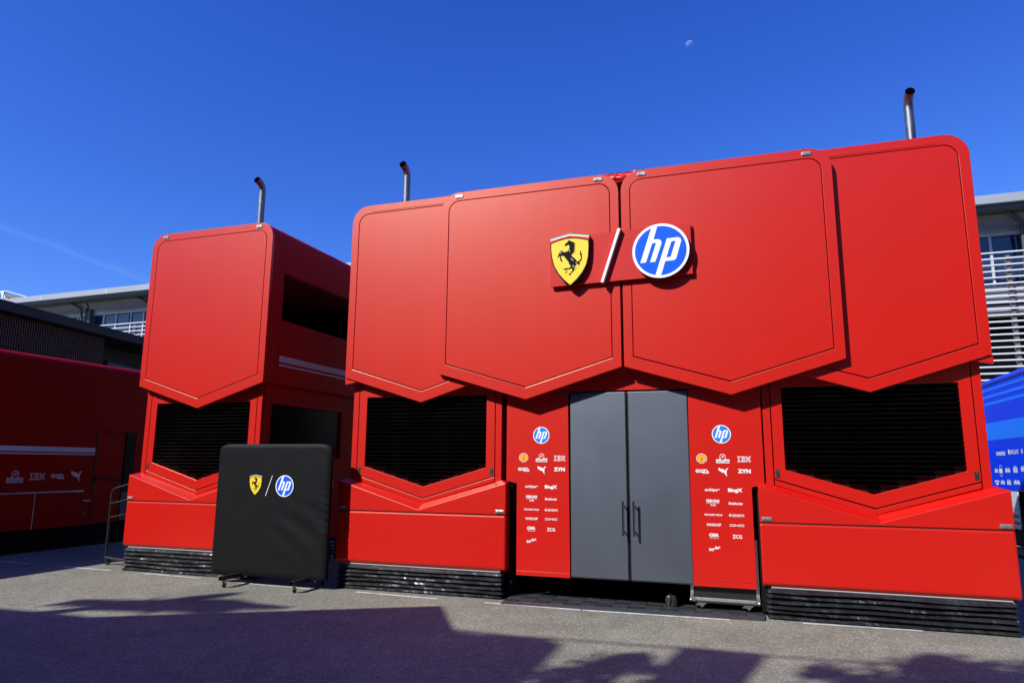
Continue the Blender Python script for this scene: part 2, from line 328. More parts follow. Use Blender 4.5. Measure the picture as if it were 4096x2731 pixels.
HPP=[(0.235,0.423),(0.625,0.434),(0.711,0.385),(0.731,0.299),(0.541,-0.33),(0.487,-0.381),(0.407,-0.399),(0.157,-0.404),(-0.015,-0.945),(-0.213,-0.925)]
HPC=[(0.391,0.301),(0.532,0.306),(0.344,-0.266),(0.199,-0.268)]
PUMA=[(-0.489,0.348),(-0.359,0.391),(-0.163,0.272),(0.011,0.293),(0.207,0.087),(0.283,0.304),(0.489,0.391),(0.511,0.326),(0.37,0.228),(0.326,-0.022),(0.304,-0.152),(0.38,-0.424),(0.293,-0.38),(0.163,-0.152),(0.054,-0.043),(-0.098,-0.087),(-0.163,0.0),(-0.359,0.109),(-0.446,0.196),(-0.402,0.261)]
def T(p, u, v, s, sy=None): return [(u+x*s, v+y*(sy or s)) for x, y in p]
def draw_hp(f, u, v, r, d=.001, blue=BLUE2, e=.001):
    f.disc(u, v, r, d, WHITE, 56); f.disc(u, v, r*.905, d+e, blue, 56)
    f.poly(T(HPH, u, v, r), d+2*e); f.poly(T(HPP, u, v, r), d+2*e); f.poly(T(HPC, u, v, r), d+3*e, blue)
def draw_shield(f, u, v, h, d=.001, e=.001, full=True):
    f.poly(T(SHIELD, u, v, h), d, INK)
    f.poly(T(GREEN, u, v, h), d+e, GRN); f.poly(T(WHT, u, v, h), d+e, WHITE); f.poly(T(REDB, u, v, h), d+e, SHRED)
    f.poly(T(YELLOW, u, v, h), d+e, YEL)
    f.poly(T(HORSE, u, v, h), d+2*e, INK)
    for ln in SGLINES: f.line(T(ln, u, v, h), h*.008, d+3*e, WHITE)
    f.text('S', u-.066*h, v-.215*h, .065*h, .085*h, d+2*e, INK, 0, .3)
    f.text('F', u+.085*h, v-.205*h, .08*h, .085*h, d+2*e, INK, 0, .35)
def L_shell(f, u, v, w, h, W=WHITE):
    o = [(math.cos(a)*.5*w+u, math.sin(a)*.52*h+v+.0*h) for a in [math.radians(-25+i*230/18) for i in range(19)]]
    base = [(u-.22*w, v-.34*h), (u-.22*w, v-.5*h), (u+.22*w, v-.5*h), (u+.22*w, v-.34*h)]
    f.poly(o+[(u-.36*w, v-.34*h)]+base+[(u+.36*w, v-.34*h)], .001, W)
    q = lambda k, m, d: f.poly([(u+(x-u)*k, v+(y-v)*k) for x, y in o+[(u-.34*w, v-.30*h)]+base+[(u+.34*w, v-.30*h)]], d, m)
    q(.9, SHRED, .002); q(.78, SHELLY, .003)
    for a in (-48, -24, 0, 24, 48):
        r = math.radians(90+a); f.line([(u, v-.3*h), (u+math.cos(r)*.36*w, v+math.sin(r)*.38*h)], .022*w, .004, SHRED)
def L_uni(f, u, v, w, h, W=WHITE):
    f.disc(u, v+.2*h, .235*w, .001, W, 28); f.disc(u, v+.2*h, .20*w, .002, SHRED, 28)
    f.poly([(u-.13*w, v+.02*h), (u-.02*w, v+.18*h), (u-.07*w, v+.22*h), (u+.12*w, v+.40*h), (u+.04*w, v+.16*h), (u+.0*w, v+.16*h)], .003, W)
    f.rect(u, v-.27*h, w, .42*h, .001, W); f.text('UniCredit', u, v-.27*h, .93*w, .29*h, .002, INK, .008)
def L_ibm(f, u, v, w, h, W=WHITE):
    vs, fs = text2d('IBM', .045, 0)
    n = 8; bh = h/(n*2-1)
    segs = {'I': (-.5, -.27), 'B': (-.22, .08), 'M': (.13, .5)}
    for i in range(n):
        y = v-h/2+bh*(2*i+.5)
        k = i if i < 4 else 7-i
        rows = [(-.5, -.27)] if k == 0 else ([(-.5, -.27)] if k == 1 else [(-.435, -.335)])
        rows += [(-.23, .06)] if k == 0 else ([(-.23, .09)] if k == 1 else ([(-.17, -.08), (-.01, .10)] if k == 2 else [(-.17, .07)]))
        j = n-1-i
        if j == 0: rows += [(.12, .25), (.37, .5)]
        elif j == 1: rows += [(.12, .27), (.35, .5)]
        elif j == 2: rows += [(.17, .29), (.33, .45)]
        elif j == 3: rows += [(.17, .45)]
        elif j == 4: rows += [(.17, .24), (.255, .365), (.38, .45)]
        elif j == 5: rows += [(.17, .24), (.275, .345), (.38, .45)]
        else: rows += [(.12, .24), (.295, .325), (.38, .5)]
        for a, b in rows: f.rect(u+(a+b)/2*w, y, (b-a)*w, bh*1.15, .001, W)
def L_ceva(f, u, v, w, h, W=WHITE):
    f.poly([(u-.5*w, v+.1*h), (u-.44*w, v+.42*h), (u+.34*w, v+.42*h), (u+.5*w, v-.2*h), (u+.5*w, v-.5*h), (u+.02*w, v-.5*h), (u+.0*w, v-.28*h), (u-.44*w, v-.28*h)], .001, W)
    f.text('CEV', u-.13*w, v+.09*h, .58*w, .46*h, .002, INK, .012)
    f.poly([(u+.15*w, v-.16*h), (u+.27*w, v+.34*h), (u+.42*w, v-.16*h)], .002, SHRED)
    f.text('LOGISTICS', u+.25*w, v-.37*h, .44*w, .13*h, .002, SHRED, .0)
def L_dxc(f, u, v, w, h, W=WHITE):
    t = .2*h
    f.line([(u-.5*w, v+.34*h), (u-.26*w, v+.34*h), (u-.20*w, v+.2*h), (u-.20*w, v-.2*h), (u-.26*w, v-.34*h), (u-.5*w, v-.34*h)], t, .001, W)
    f.line([(u-.17*w, v+.36*h), (u+.17*w, v-.36*h)], t*1.2, .001, W); f.line([(u-.17*w, v-.36*h), (u+.17*w, v+.36*h)], t*1.2, .001, W)
    f.line([(u+.5*w, v+.34*h), (u+.26*w, v+.34*h), (u+.20*w, v+.2*h), (u+.20*w, v-.2*h), (u+.26*w, v-.34*h), (u+.5*w, v-.34*h)], t, .001, W)
def L_omr(f, u, v, w, h, W=WHITE):
    f.disc(u-.3*w, v+.12*h, .2*w, .001, W, 24); f.disc(u-.3*w, v+.12*h, .13*w, .002, RED, 20)
    f.poly([(u-.38*w, v+.02*h), (u-.3*w, v+.24*h), (u-.22*w, v+.02*h)], .003, W)
    for k in (-.08, .03, .14): f.poly([(u+(k-.04)*w, v-.16*h), (u+(k-.04)*w, v+.42*h), (u+(k+.04)*w, v+.42*h), (u+(k+.04)*w, v-.16*h)], .001, W)
    f.text('R', u+.35*w, v+.12*h, .26*w, .58*h, .001, W, .04)
    f.text('AUTOMOTIVE', u+.02*w, v-.42*h, .9*w, .13*h, .001, W, .005)
LOGOS = [  # u, v, w, h
 ('shell',-.135,1.773,.125,.114),('uni',.109,1.771,.153,.106),('ibm',.352,1.767,.150,.066),('ceva',-.134,1.622,.155,.052),
 ('puma',.108,1.617,.119,.093),('zyn',.348,1.628,.146,.056),('ambipar',-.025,1.402,.171,.046),('bingx',.236,1.399,.163,.055),
 ('peroni',-.025,1.254,.145,.080),('bitd',.237,1.252,.160,.031),('rich',-.024,1.115,.199,.026),('gen',.237,1.114,.175,.038),
 ('whoop',-.024,1.000,.168,.041),('dxc',.237,1.001,.165,.038),('omr',-.026,.873,.113,.064),('zcg',.235,.873,.106,.050),('ray',-.026,.726,.133,.071)]
def draw_logo(f, k, u, v, w, h, W=WHITE):
    if k == 'shell': L_shell(f, u, v, w, h)
    elif k == 'uni': L_uni(f, u, v, w, h, W)
    elif k == 'ibm': L_ibm(f, u, v, w, h, W)
    elif k == 'ceva': L_ceva(f, u, v, w, h, W)
    elif k == 'puma': f.poly(T(PUMA, u, v, w, w*1.0), .001, W)
    elif k == 'zyn': f.text('ZYN', u, v, w, h*.85, .001, W, .05)
    elif k == 'ambipar': f.text('ambipar', u-.04*w, v, w*.92, h, .001, W, .02); f.disc(u+.47*w, v+.2*h, .035*w, .001, W, 12)
    elif k == 'bingx': f.text('BingX', u, v, w, h, .001, W, .045)
    elif k == 'peroni':
        f.text('PERONI', u, v+.28*h, w, h*.42, .001, W, .035); f.rect(u, v+.04*h, w, .02*h, .001, W)
        f.text('NASTRO AZZURRO', u, v-.06*h, w*.98, h*.10, .001, W, .005); f.text('0.0%', u+.02*w, v-.33*h, w*.42, h*.28, .001, W, .02)
    elif k == 'bitd': f.text('Bitdefender', u, v, w, h, .001, W, .02)
    elif k == 'rich': f.text('RICHARD MILLE', u, v, w, h*.8, .001, W, .03)
    elif k == 'gen':
        f.text('GENESYS', u+.1*w, v, w*.8, h*.75, .001, W, .012); f.disc(u-.40*w, v-.12*h, .055*w, .001, W, 14)
        f.disc(u-.46*w, v+.10*h, .03*w, .001, W, 12); f.disc(u-.38*w, v+.38*h, .03*w, .001, W, 12)
    elif k == 'whoop': f.text('WHOOP', u, v, w, h*.8, .001, W, .02)
    elif k == 'dxc': L_dxc(f, u, v, w, h*.7, W)
    elif k == 'omr': L_omr(f, u, v, w, h, W)
    elif k == 'zcg': f.text('ZCG', u, v, w, h*.85, .001, W, .02)
    elif k == 'ray': f.text('Ray-Ban', u, v, w, h*.62, .001, W, .025, .3, .30)

# ------------------------------------------------------------------ outlines
def arc(cx, cz, r, a0, a1, n=10):
    return [(cx+r*math.cos(math.radians(a0+(a1-a0)*i/n)), cz+r*math.sin(math.radians(a0+(a1-a0)*i/n))) for i in range(n+1)]
def pent(cx, hw, zc, zv, zt, r, i=0.0, dv=0.0, it=None):
    """rounded-top pentagon with a V bottom; i = side inset, dv = vertical inset of the V, it = top inset"""
    it = i if it is None else it; h = hw-i; sl = (zc-zv)/hw
    zcc = zv+sl*h+dv; t = zt-it; rr = max(r-i*.9, .02)
    return arc(cx+h-rr, t-rr, rr, 0, 90)+arc(cx-h+rr, t-rr, rr, 90, 180)+[(cx-h, zcc), (cx, zv+dv), (cx+h, zcc)]
ZC, ZV, ZT = 2.899, 2.518, 5.475
def upper_panel(cx, hw, y, parent, depth=.06, dz=0, latches=True):
    g = dict(zc=ZC+dz, zv=ZV+dz, zt=ZT+dz)
    fr = MB().frame(pent(cx, hw, r=.26, **g), pent(cx, hw, r=.26, i=.112, dv=.152, it=.122, **g), y, y+depth, None).build('panel_frame', RED, parent, .004)
    MB().prism(pent(cx, hw, r=.26, i=.122, dv=.166, it=.132, **g), y, y+depth-.012, None).build('panel_infill', RED, parent, .003)
    MB().prism(pent(cx, hw, r=.26, i=.03, dv=.06, it=.03, **g), y+depth-.010, y+depth+.004, None).build('panel_backing', SEAL, parent)
    if latches:
        for s in (-1, 1): MB().cyl((cx+s*(hw-.30), y+.03, ZT+dz-.004), (cx+s*(hw-.30), y+.03, ZT+dz+.022), .008, 8).build('lifting_lug', SEAL, fr)
        for s in (-1, 1): latch(cx+s*(hw-.27), y, 5.413+dz, fr, .11, .045)
    return fr
def latch(x, y, z, parent, w=.10, h=.042):
    l = MB().box(x-w/2, x+w/2, y-.012, y+.004, z-h/2, z+h/2)
    l.box(x-w*.36, x-w*.10, y-.018, y-.011, z-h*.28, z+h*.28); l.box(x+.02*w, x+w*.38, y-.016, y-.011, z-h*.2, z+h*.3)
    l.cyl((x-w*.02, y-.020, z-h*.1), (x-w*.02, y-.01, z-h*.1), h*.16, 8)
    return l.build('latch', CHROME, parent, .002)

def skirt(cx, y0, hw, ztop, parent, seed, depth=2.2, n=6):
    path = []
    def seg(a, b, k): 
        for i in range(k): t = i/k; path.append((a[0]+(b[0]-a[0])*t, a[1]+(b[1]-a[1])*t))
    seg((cx-hw, y0+depth), (cx-hw, y0), 24); seg((cx-hw, y0), (cx+hw, y0), 150); seg((cx+hw, y0), (cx+hw, y0+depth), 24); path.append((cx+hw, y0+depth))
    nrm = []
    for i, p in enumerate(path):
        if i < 24: nx, ny = -1, 0
        elif i < 174: nx, ny = 0, -1
        else: nx, ny = 1, 0
        if i == 24: nx, ny = -.7, -.7
        if i == 174: nx, ny = .7, -.7
        nrm.append((nx, ny))
    rows = n*4+1; vs = []; fs = []
    for r in range(rows):
        ph = (r/4.0) % 1.0
        amp = (1-abs(ph*2-1))                 # 0 at valley, 1 at peak
        amp = amp**.8
        for i, (p, q) in enumerate(zip(path, nrm)):
            k = Vector((p[0]*3.1+seed*7, p[1]*3, r*.23))
            wob = noise.noise(k)*.5+noise.noise(k*4.2)*.4+noise.noise(k*11)*.22
            sag = noise.noise(Vector((p[0]*1.3+seed*3, p[1], (r//4)*5.1)))*.016
            out = -.012+amp*(.052+.012*noise.noise(Vector((p[0]*.8, seed, r//4*3.0))))+wob*.018*(.35+amp)+ (r/rows < .12)*0.0
            z = ztop*(1-r/(rows-1))+sag*(1 if 0 < r < rows-1 else 0)-.012*amp
            if r == rows-1: z = .004; out = .03+wob*.01
            if r == rows-2: z = max(z, .012)
            vs.append((p[0]+q[0]*out, p[1]+q[1]*out, max(z, .004)))
    m = len(path)
    for r in range(rows-1):
        for i in range(m-1): fs.append([r*m+i, r*m+i+1, (r+1)*m+i+1, (r+1)*m+i])
    b = MB().raw(vs, fs, None, False)
    return b.build('bellows_skirt', VINYL, parent)

_slat_cache = {}
def slat_mesh(hw):
    k = round(hw, 3)
    if k not in _slat_cache:
        b = MB().prism_x([(0.0, .048), (-.002, .046), (-.002, .042), (.004, .036), (.040, .0), (.044, .006), (.012, .050)], -hw, hw)
        o = b.build('slat', SLAT); _slat_cache[k] = o.data; bpy.data.objects.remove(o)
    return _slat_cache[k]

def trailer(cx, y0, label, dz=0.0, bx=None, strip=None, exhaust=0.0, hull_back=13.0, side='plain', seed=1, dirt=None):
    t = thing('hospitality_trailer', label, 'trailer', (0, 0, 0), 0, 'red two-storey hospitality trailers')
    yu = y0-.01; yb = y0+.13
    bx = cx if bx is None else bx
    # ---- upper storey
    fr = upper_panel(cx, 1.218, yu, t, .06, 0, latches=(side == 'open'))
    if strip:
        MB().prism([(strip[0], 5.372), (strip[1], 5.372), (strip[1], 5.470), (strip[0], 5.470)], yu-.004, yu+.02).build('top_strip', RED, t, .002)
    top = [(cx+1.218, 4.71), *arc(cx+.958, 5.215, .26, 0, 90), *arc(cx-.958, 5.215, .26, 90, 180), (cx-1.218, 4.71)]
    if side == 'open':
        MB().prism(top, yu+.07, hull_back).build('roof_shell', REDS, t)
        MB().box(cx-1.218, cx+1.218, yu+.07, hull_back, 2.905, 3.935).build('upper_wall', REDS, t, .004)
        MB().box(cx-1.218, cx+1.218, yu+.07, y0+.34, 3.935, 4.71).build('corner_column', REDS, t)
        MB().box(cx-1.218, cx+1.218, 12.4, hull_back, 3.935, 4.71).build('corner_column', BLACK, t)
        MB().box(cx-.55, cx-.50, y0+.345, 12.39, 3.94, 4.685).build('terrace_back_wall', BLACK, t)
        MB().box(cx-.5, cx+1.19, y0+.345, 12.39, 4.688, 4.706).build('terrace_soffit', SOFR, t); MB().box(cx-.5, cx+1.17, y0+.341, y0+.36, 3.94, 4.68).build('terrace_end_wall', BLACK, t)
        x = cx+1.218
        MB().box(x, x+.003, y0+.345, 12.6, 3.262, 3.360).build('livery_stripe', STRIPE, t)
        MB().box(x, x+.003, y0+.345, 12.6, 3.197, 3.227).build('livery_stripe', STRIPE, t)
        MB().box(x-.01, x+.002, y0+.328, y0+.338, 2.91, 3.93).build('wall_joint', SEAL, t)
        MB().box(x-.01, x+.002, y0+.328, y0+.338, 4.72, 5.2).build('wall_joint', SEAL, t)
        MB().box(cx-1.224, cx-1.214, y0+.45, hull_back-.2, 2.95, 5.1).build('side_window_or_blocker', BLACK, t)  # black sheet added on the unseen wall to cut red bounce light
        # lower side wall, set back a little under the upper storey
        xw = cx+1.14
        MB().frame([(y0+.16, .37), (12.9, .37), (12.9, 2.90), (y0+.16, 2.90)], [(y0+.32, 1.70), (11.20, 1.70), (11.20, 2.60), (y0+.32, 2.60)], -.02, 0.0)
        w = MB()
        for (a, b, c, d) in ((y0+.166, 12.9, .37, 1.765), (y0+.166, 12.9, 2.60, 2.905), (y0+.166, y0+.34, 1.765, 2.60), (11.22, 12.9, 1.765, 2.60)):
            w.box(xw-.05, xw, a, b, c, d)
        w.build('side_wall', REDS, t)
        MB().box(xw-.06, xw-.045, y0+.34, 11.22, 1.765, 2.60).build('side_window_or_blocker', GLASSD, t)
        for z in (2.712, 1.545, 1.462): MB().box(xw-.004, xw+.002, y0+.20, 12.9, z-.006, z+.006).build('wall_joint', SEAL, t)
        MB().box(xw-.004, xw+.002, y0+.30, y0+.312, .4, 2.7).build('wall_joint', SEAL, t)
        f = Flat(right_side_map(xw)); draw_logo(f, 'ibm', 10.9, 1.32, .3, .13, STRIPE); f.build('logo', STRIPE, t)
        MB().box(cx-1.14, xw-.062, yb+.07, hull_back, .36, 2.905).build('lower_body', BLACK, t)
    else:
        MB().prism([(cx+1.218, 2.905)]+top[1:-1]+[(cx-1.218, 2.905)], yu+.07, hull_back).build('upper_shell', RED, t)
        MB().box(cx-1.13, cx+1.13, yb+.07, hull_back, .36, 2.905).build('lower_body', RED, t)
        MB().box(cx-1.224, cx-1.214, y0+.45, hull_back-.2, 3.05, 5.1).build('side_window_or_blocker', BLACK, t); MB().box(cx-1.136, cx-1.126, y0+.40, hull_back-.2, .45, 2.7).build('side_window_or_blocker', BLACK, t)  # black sheets added on the hidden left walls to soak up red bounce
        s = -1 if side == 'left_flap' else 1
        MB().prism([(cx+s*1.03, 2.835), (cx+s*1.228, 2.900), (cx+s*1.228, 2.800)], y0+.015, y0+.06).build('corner_flap', RED, t)
    # small lug above the panel
    # ---- vent front
    z0 = dz
    for s in (-1, 1):
        MB().box(*(sorted((bx+s*1.054, bx+s*1.14))), yb, yb+.06, 1.40+z0, 2.92).build('body_column', RED, t, .003)
    out = [(bx-1.042, 2.93), (bx+1.042, 2.93), (bx+1.042, 1.533+z0), (bx, 1.226+z0), (bx-1.042, 1.533+z0)]
    inn = [(bx-.92, 2.617), (bx+.92, 2.617), (bx+.92, 1.640+z0), (bx, 1.374+z0), (bx-.92, 1.640+z0)]
    fl = MB().frame(out, inn, yb, yb+.05).build('vent_frame', RED, t, .004)
    MB().prism([(bx-1.042, 1.519+z0), (bx, 1.212+z0), (bx+1.042, 1.519+z0), (bx+1.042, 1.40+z0), (bx+1.042, 1.466+z0), (bx, 1.158+z0), (bx-1.042, 1.466+z0)][:3]+[(bx+1.042, 1.462+z0), (bx, 1.155+z0), (bx-1.042, 1.462+z0)], yb+.002, yb+.05).build('trim_band', RED, t, .003)
    MB().box(bx-1.05, bx+1.05, yb+.052, yb+.066, 1.1+z0, 2.93).build('vent_backing', BLACK, t)
    z = 1.38+z0
    while z < 2.60:
        hw = .918 if z > 1.645+z0 else max(.03, .92*(z+.012-1.374-z0)/(.266))
        sl = bpy.data.objects.new('slat', slat_mesh(min(hw, .918))); COL.objects.link(sl); sl.parent = fl
        sl.location = (bx, yb+.006, z); sl.rotation_euler = (random.uniform(-.03, .03), random.uniform(-.0015, .0015), 0)
        z += .0535
    for s in (-1, 1):
        MB().box(bx+s*1.005-.022, bx+s*1.005+.022, yb-.004, yb+.01, 1.545+z0, 1.640+z0).build('slot_latch', SEAL, fl, .003)
        MB().cyl((bx+s*1.005, yb-.006, 1.625+z0), (bx+s*1.005, yb+.0, 1.625+z0), .006, 8).build('slot_pin', CHROME, fl)
    # ---- base box
    prof = [(y0, 1.032+z0), (y0, .40+z0)]+[(y0+.065-.065*math.cos(a), .40+z0-.065*math.sin(a)) for a in [math.radians(k*15) for k in range(1, 7)]]+[(y0+.9, .335+z0), (y0+.9, 1.032+z0)]
    MB().prism_x(prof, cx-1.25, cx+1.25).build('base_panel', RED, t, .02, 3)
    MB().box(cx-1.235, cx+1.235, y0+.012, y0+.5, 1.028+z0, 1.05+z0).build('base_joint', SEAL, t)
    vf = [(-1.25, 1.446), (0, 1.075), (1.25, 1.446)]; vb = [(-1.142, 1.474), (0, 1.148), (1.142, 1.474)]
    b = MB()
    A = [(cx+x, y0, z+z0) for x, z in vf]; B = [(cx+x, yb+.02, z+z0+.012) for x, z in vb]
    lo = [(cx-1.25, y0, 1.045+z0), (cx, y0, 1.045+z0), (cx+1.25, y0, 1.045+z0)]
    bk = [(cx-1.25, y0+.9, 1.045+z0), (cx-1.25, y0+.9, 1.446+z0), (cx-1.142, y0+.9, 1.486+z0), (cx+1.142, y0+.9, 1.486+z0), (cx+1.25, y0+.9, 1.446+z0), (cx+1.25, y0+.9, 1.045+z0)]
    vs = A+B+lo+bk
    fs = [[6, 7, 1, 0], [7, 8, 2, 1], [0, 1, 4, 3], [1, 2, 5, 4], [6, 0, 10, 9], [0, 3, 11, 10], [2, 8, 14, 13], [5, 2, 13, 12], [9, 10, 11, 12, 13, 14], [6, 9, 14, 8, 7]]
    b.raw(vs, fs).build('base_ledge', RED, t, .006, 2)
    for s in (-1, 1): latch(cx+s*1.172, y0, 1.082+z0, t, .115, .042)
    MB().box(cx-1.16, cx+1.17, y0+.035, y0+.06, .324+z0, .335+z0).build('edge_trim', TRIM, t)
    MB().box(cx-1.20, cx+1.20, y0+.07, y0+.5, .30, .336+z0).build('skirt_rail', SEAL, t)
    skirt(cx, y0+.02, 1.18, .322+z0, t, seed)
    MB().box(cx-1.12, cx+1.12, y0+.12, hull_back, .02, .33).build('undercarriage', BLACK, t)
    # ---- exhaust stack
    ex = cx+exhaust; zb_, yx = 5.40, 9.60; ze = 6.275+(.10 if side == 'open' else 0.)
    pts = [(ex, yx, zb_), (ex, yx, ze)]+[(ex, yx-.14*(1-math.cos(a)), ze+.14*math.sin(a)) for a in [math.radians(k) for k in range(8, 83, 8)]]
    d = (Vector(pts[-1])-Vector(pts[-2])).normalized(); pts.append(tuple(Vector(pts[-1])+d*.05))
    p = MB().tube(pts, .056, 24, None, cap=False).build('exhaust_pipe', STEEL, t)
    e = Vector(pts[-1]); upv = d.orthogonal().normalized(); sdv = d.cross(upv)
    MB().tube([e+d*.001, e-d*.03, e-d*.05, e-d*.05-Vector((0, 0, .04))], [.0535, .051, .050, .01], 24, None).build('pipe_bore', BORE_SHADE, p)  # black plug in the mouth, the pipe's inner shade put into its colour
    MB().tube([e+d*.002, e-d*.012], [.0585, .0585], 24, None, cap=False).build('pipe_lip', STEEL, p)
    return t

# ------------------------------------------------------------------ ground
g = MB().raw([(-400, -400, 0), (400, -400, 0), (400, 500, 0), (-400, 500, 0)], [(0, 1, 2, 3)]).build('asphalt_ground', ASPH); g['kind'] = 'structure'
def mark(a, b, w=.07, m=MARKW, z=.004):
    a = Vector((a[0], a[1], 0)); b = Vector((b[0], b[1], 0)); d = (b-a); n = max(2, int(d.length/.12)); pr = Vector((-d.y, d.x, 0)).normalized()
    vs = []; fs = []
    for i in range(n+1):
        p = a+d*(i/n)
        for s in (-1, 1):
            e = w/2*(1+.25*noise.noise(p*9+Vector((s*3, 0, 0))))
            q = p+pr*s*e; vs.append((q.x, q.y, z))
    for i in range(n): fs.append([2*i, 2*i+1, 2*i+3, 2*i+2])
    o = MB().raw(vs, fs).build('road_marking', m); o['kind'] = 'structure'; return o
mark((-5.06, 8.53), (-3.86, 8.475)); mark((-3.22, 8.465), (-2.0, 8.455)); mark((-1.98, 8.455), (-.32, 8.53), .07)
mark((.44, 8.645), (1.61, 8.70)); mark((2.38, 8.76), (3.6, 8.80)); mark((-8.9, 8.72), (-7.75, 8.67)); mark((-7.0, 8.56), (-5.75, 8.50), .06)
mark((-10.62, 8.80), (-9.60, 8.77)); mark((-12.4, 8.90), (-11.42, 8.83)); mark((5.95, 21.0), (5.8, 17.5), .12, MARKY)

# ------------------------------------------------------------------ trailers
trailer(-8.255, 8.855, 'narrow red two-storey trailer standing apart behind the black covered board', .028, bx=-8.275, exhaust=.33, side='open', seed=1)
trailer(-4.293, 8.73, 'red two-storey trailer with black louvre vent left of the grey doors', 0, strip=(-5.183, -3.9), exhaust=-.80, side='left_flap', seed=2)
trailer(1.300, 8.74, 'red two-storey trailer with black louvre vent right of the grey doors', .01, bx=1.285, strip=(.9, 2.20), exhaust=.845, side='right_flap', seed=3)

# ------------------------------------------------------------------ entrance between the two trailers
en = thing('entrance_front', 'red entrance front with tall grey double doors between two trailers', 'entrance', (0, 0, 0))
GX = -1.473; PY = 8.84
upper_panel(GX-1.2795, 1.2635, 8.64, en); upper_panel(GX+1.2795, 1.2635, 8.64, en)
MB().box(-3.07, .08, 8.80, 12.9, 2.93, 5.36).build('upper_wall', SEAL, en)
MB().prism([(-3.075, 2.626), (.125, 2.626), (.125, 2.96), (-3.075, 2.96)], PY, PY+.04).build('door_header', RED, en, .003)
MB().box(-2.23, -.70, PY+.03, PY+.05, 2.59, 2.63).build('header_seal', SEAL, en)
def door(x0, x1, hx, s):
    d = MB().box(x0, x1, PY-.006, PY+.04, .308, 2.602).build('door', DOOR, en, .006)
    e = x1 if s < 0 else x0
    MB().box(e-.007, e+.007, PY-.010, PY+.03, .31, 2.585).build('edge_strip', TUBE, d)
    MB().box(x0+.01, x1-.01, PY-.010, PY+.0, .306, .320).build('bottom_strip', TUBE, d)
    h = MB().cyl((hx, PY-.085, .836), (hx, PY-.085, 1.252), .014, 16)
    for z in (.885, 1.195): h.cyl((hx, PY-.088, z), (hx, PY, z), .009, 10)
    h.build('door_handle', HANDLE, d)
    return d
door(-2.203, -1.486, -1.528, -1); door(-1.458, -.724, -1.395, 1)
MB().box(-1.49, -1.45, PY+.035, PY+.05, .31, 2.6).build('centre_seal', BLACK, en)
def wing(s):
    X = lambda dx: GX+s*dx
    poly = [(X(.760), 2.62), (X(1.600), 2.62), (X(1.600), 1.475), (X(1.455), 1.440), (X(1.455), .354), (X(.745), .354)]
    w = MB().prism(poly, PY, PY+.035).build('wing_panel', RED, en, .003)
    k = [(X(.745), .294), (X(.745), .351), (X(1.455), .351), (X(1.455), .294)]
    MB().prism(k, PY-.001, PY+.03).build('kick_strip', RED, w, .002)
    ox = -2.7+(0 if s < 0 else 2.259)
    mp = facade_map(PY-.0004)
    f = Flat(mp); draw_hp(f, ox+.106, 2.063, .110); f.build('logo', WHITE, w)
    for kx, u, v, ww, hh in LOGOS:
        f = Flat(mp); draw_logo(f, kx, ox+u, v, ww, hh); f.build('logo', WHITE, w)
wing(-1); wing(1)
MB().box(-3.06, -3.0, PY+.05, 12.5, .05, 2.92).build('passage_wall', BLACK, en); MB().box(.03, .09, PY+.05, 12.5, .05, 2.92).build('passage_wall', BLACK, en)
MB().box(-3.0, .03, 11.2, 11.25, .03, 2.92).build('passage_wall', BLACK, en); MB().box(-3.0, .03, PY+.25, 11.2, .27, .30).build('passage_floor', BLACK, en)

# red tarpaulin tucked between the two front panels
vs = []; fs = []; nx, ny = 40, 12
for j in range(ny+1):
    for i in range(nx+1):
        u = i/nx; v = j/ny; x = -1.73+u*.50
        z = 5.505-.13*v-.015*math.sin(u*math.pi)+.008*noise.noise(Vector((u*5, v*2, 1)))
        y = 8.705-.03*math.sin(v*math.pi)+.022*noise.noise(Vector((u*6, v*2.5, 5)))+.004*math.sin(u*60)*max(0, 1-v*4)
        vs.append((x, y, z))
for j in range(ny):
    for i in range(nx): a = j*(nx+1)+i; fs.append([a, a+1, a+nx+2, a+nx+1])
tp = MB().raw(vs, fs, None, True).raw([(-1.73, 8.71, 5.50), (-1.23, 8.71, 5.50), (-1.23, 9.6, 5.44), (-1.73, 9.6, 5.44)], [(0, 1, 2, 3)]).build('tarpaulin', TARP)
tag(tp, 'crumpled red tarpaulin tucked in the gap between two roof corners', 'tarpaulin')

# ------------------------------------------------------------------ logo sign on the panels
sg = thing('sign_board', 'red sign plate with yellow horse shield and round blue badge', 'sign', (-1.5, 8.6, 4.3))
def sgb(b, name, m, par=None, bev=0):
    b.v = [(x+1.5, y-8.6, z-4.3) for x, y, z in b.v]; return b.build(name, m, par or sg, bev)
sgb(MB().prism([(-2.398, 4.634), (-2.390, 3.976), (-.577, 4.012), (-.587, 4.667)], 8.578, 8.612), 'sign_plate', PLATE, None, .002)
for x in (-2.3, -1.75, -1.1, -.68): sgb(MB().box(x-.02, x+.02, 8.612, 8.639, 4.1, 4.5), 'mounting_bracket', SEAL)
SX, SZ, SH = -2.112, 4.3076, .7128
sh = sgb(MB().prism(T(SHIELD, SX, SZ, SH), 8.512, 8.576), 'shield', INK)
f = Flat(facade_map(8.511)); draw_shield(f, SX, SZ, SH, .0005, .0012); sgb(f, 'shield_print', INK, sh)
sgb(MB().prism([(-1.485, 4.663), (-1.447, 4.665), (-1.679, 3.973), (-1.714, 3.973)], 8.512, 8.577, WHITEP), 'slash_bar', WHITEP, None, .002)
HX, HZ, HR = -.953, 4.320, .352
di = sgb(MB().prism([(HX+HR*math.cos(a), HZ+HR*math.sin(a)) for a in [i*math.pi/36 for i in range(72)]], 8.512, 8.576), 'badge', SEAL)
f = Flat(facade_map(8.511)); draw_hp(f, HX, HZ, HR*.995, .0005, BLUE, .0012); sgb(f, 'badge_print', WHITEP, di)

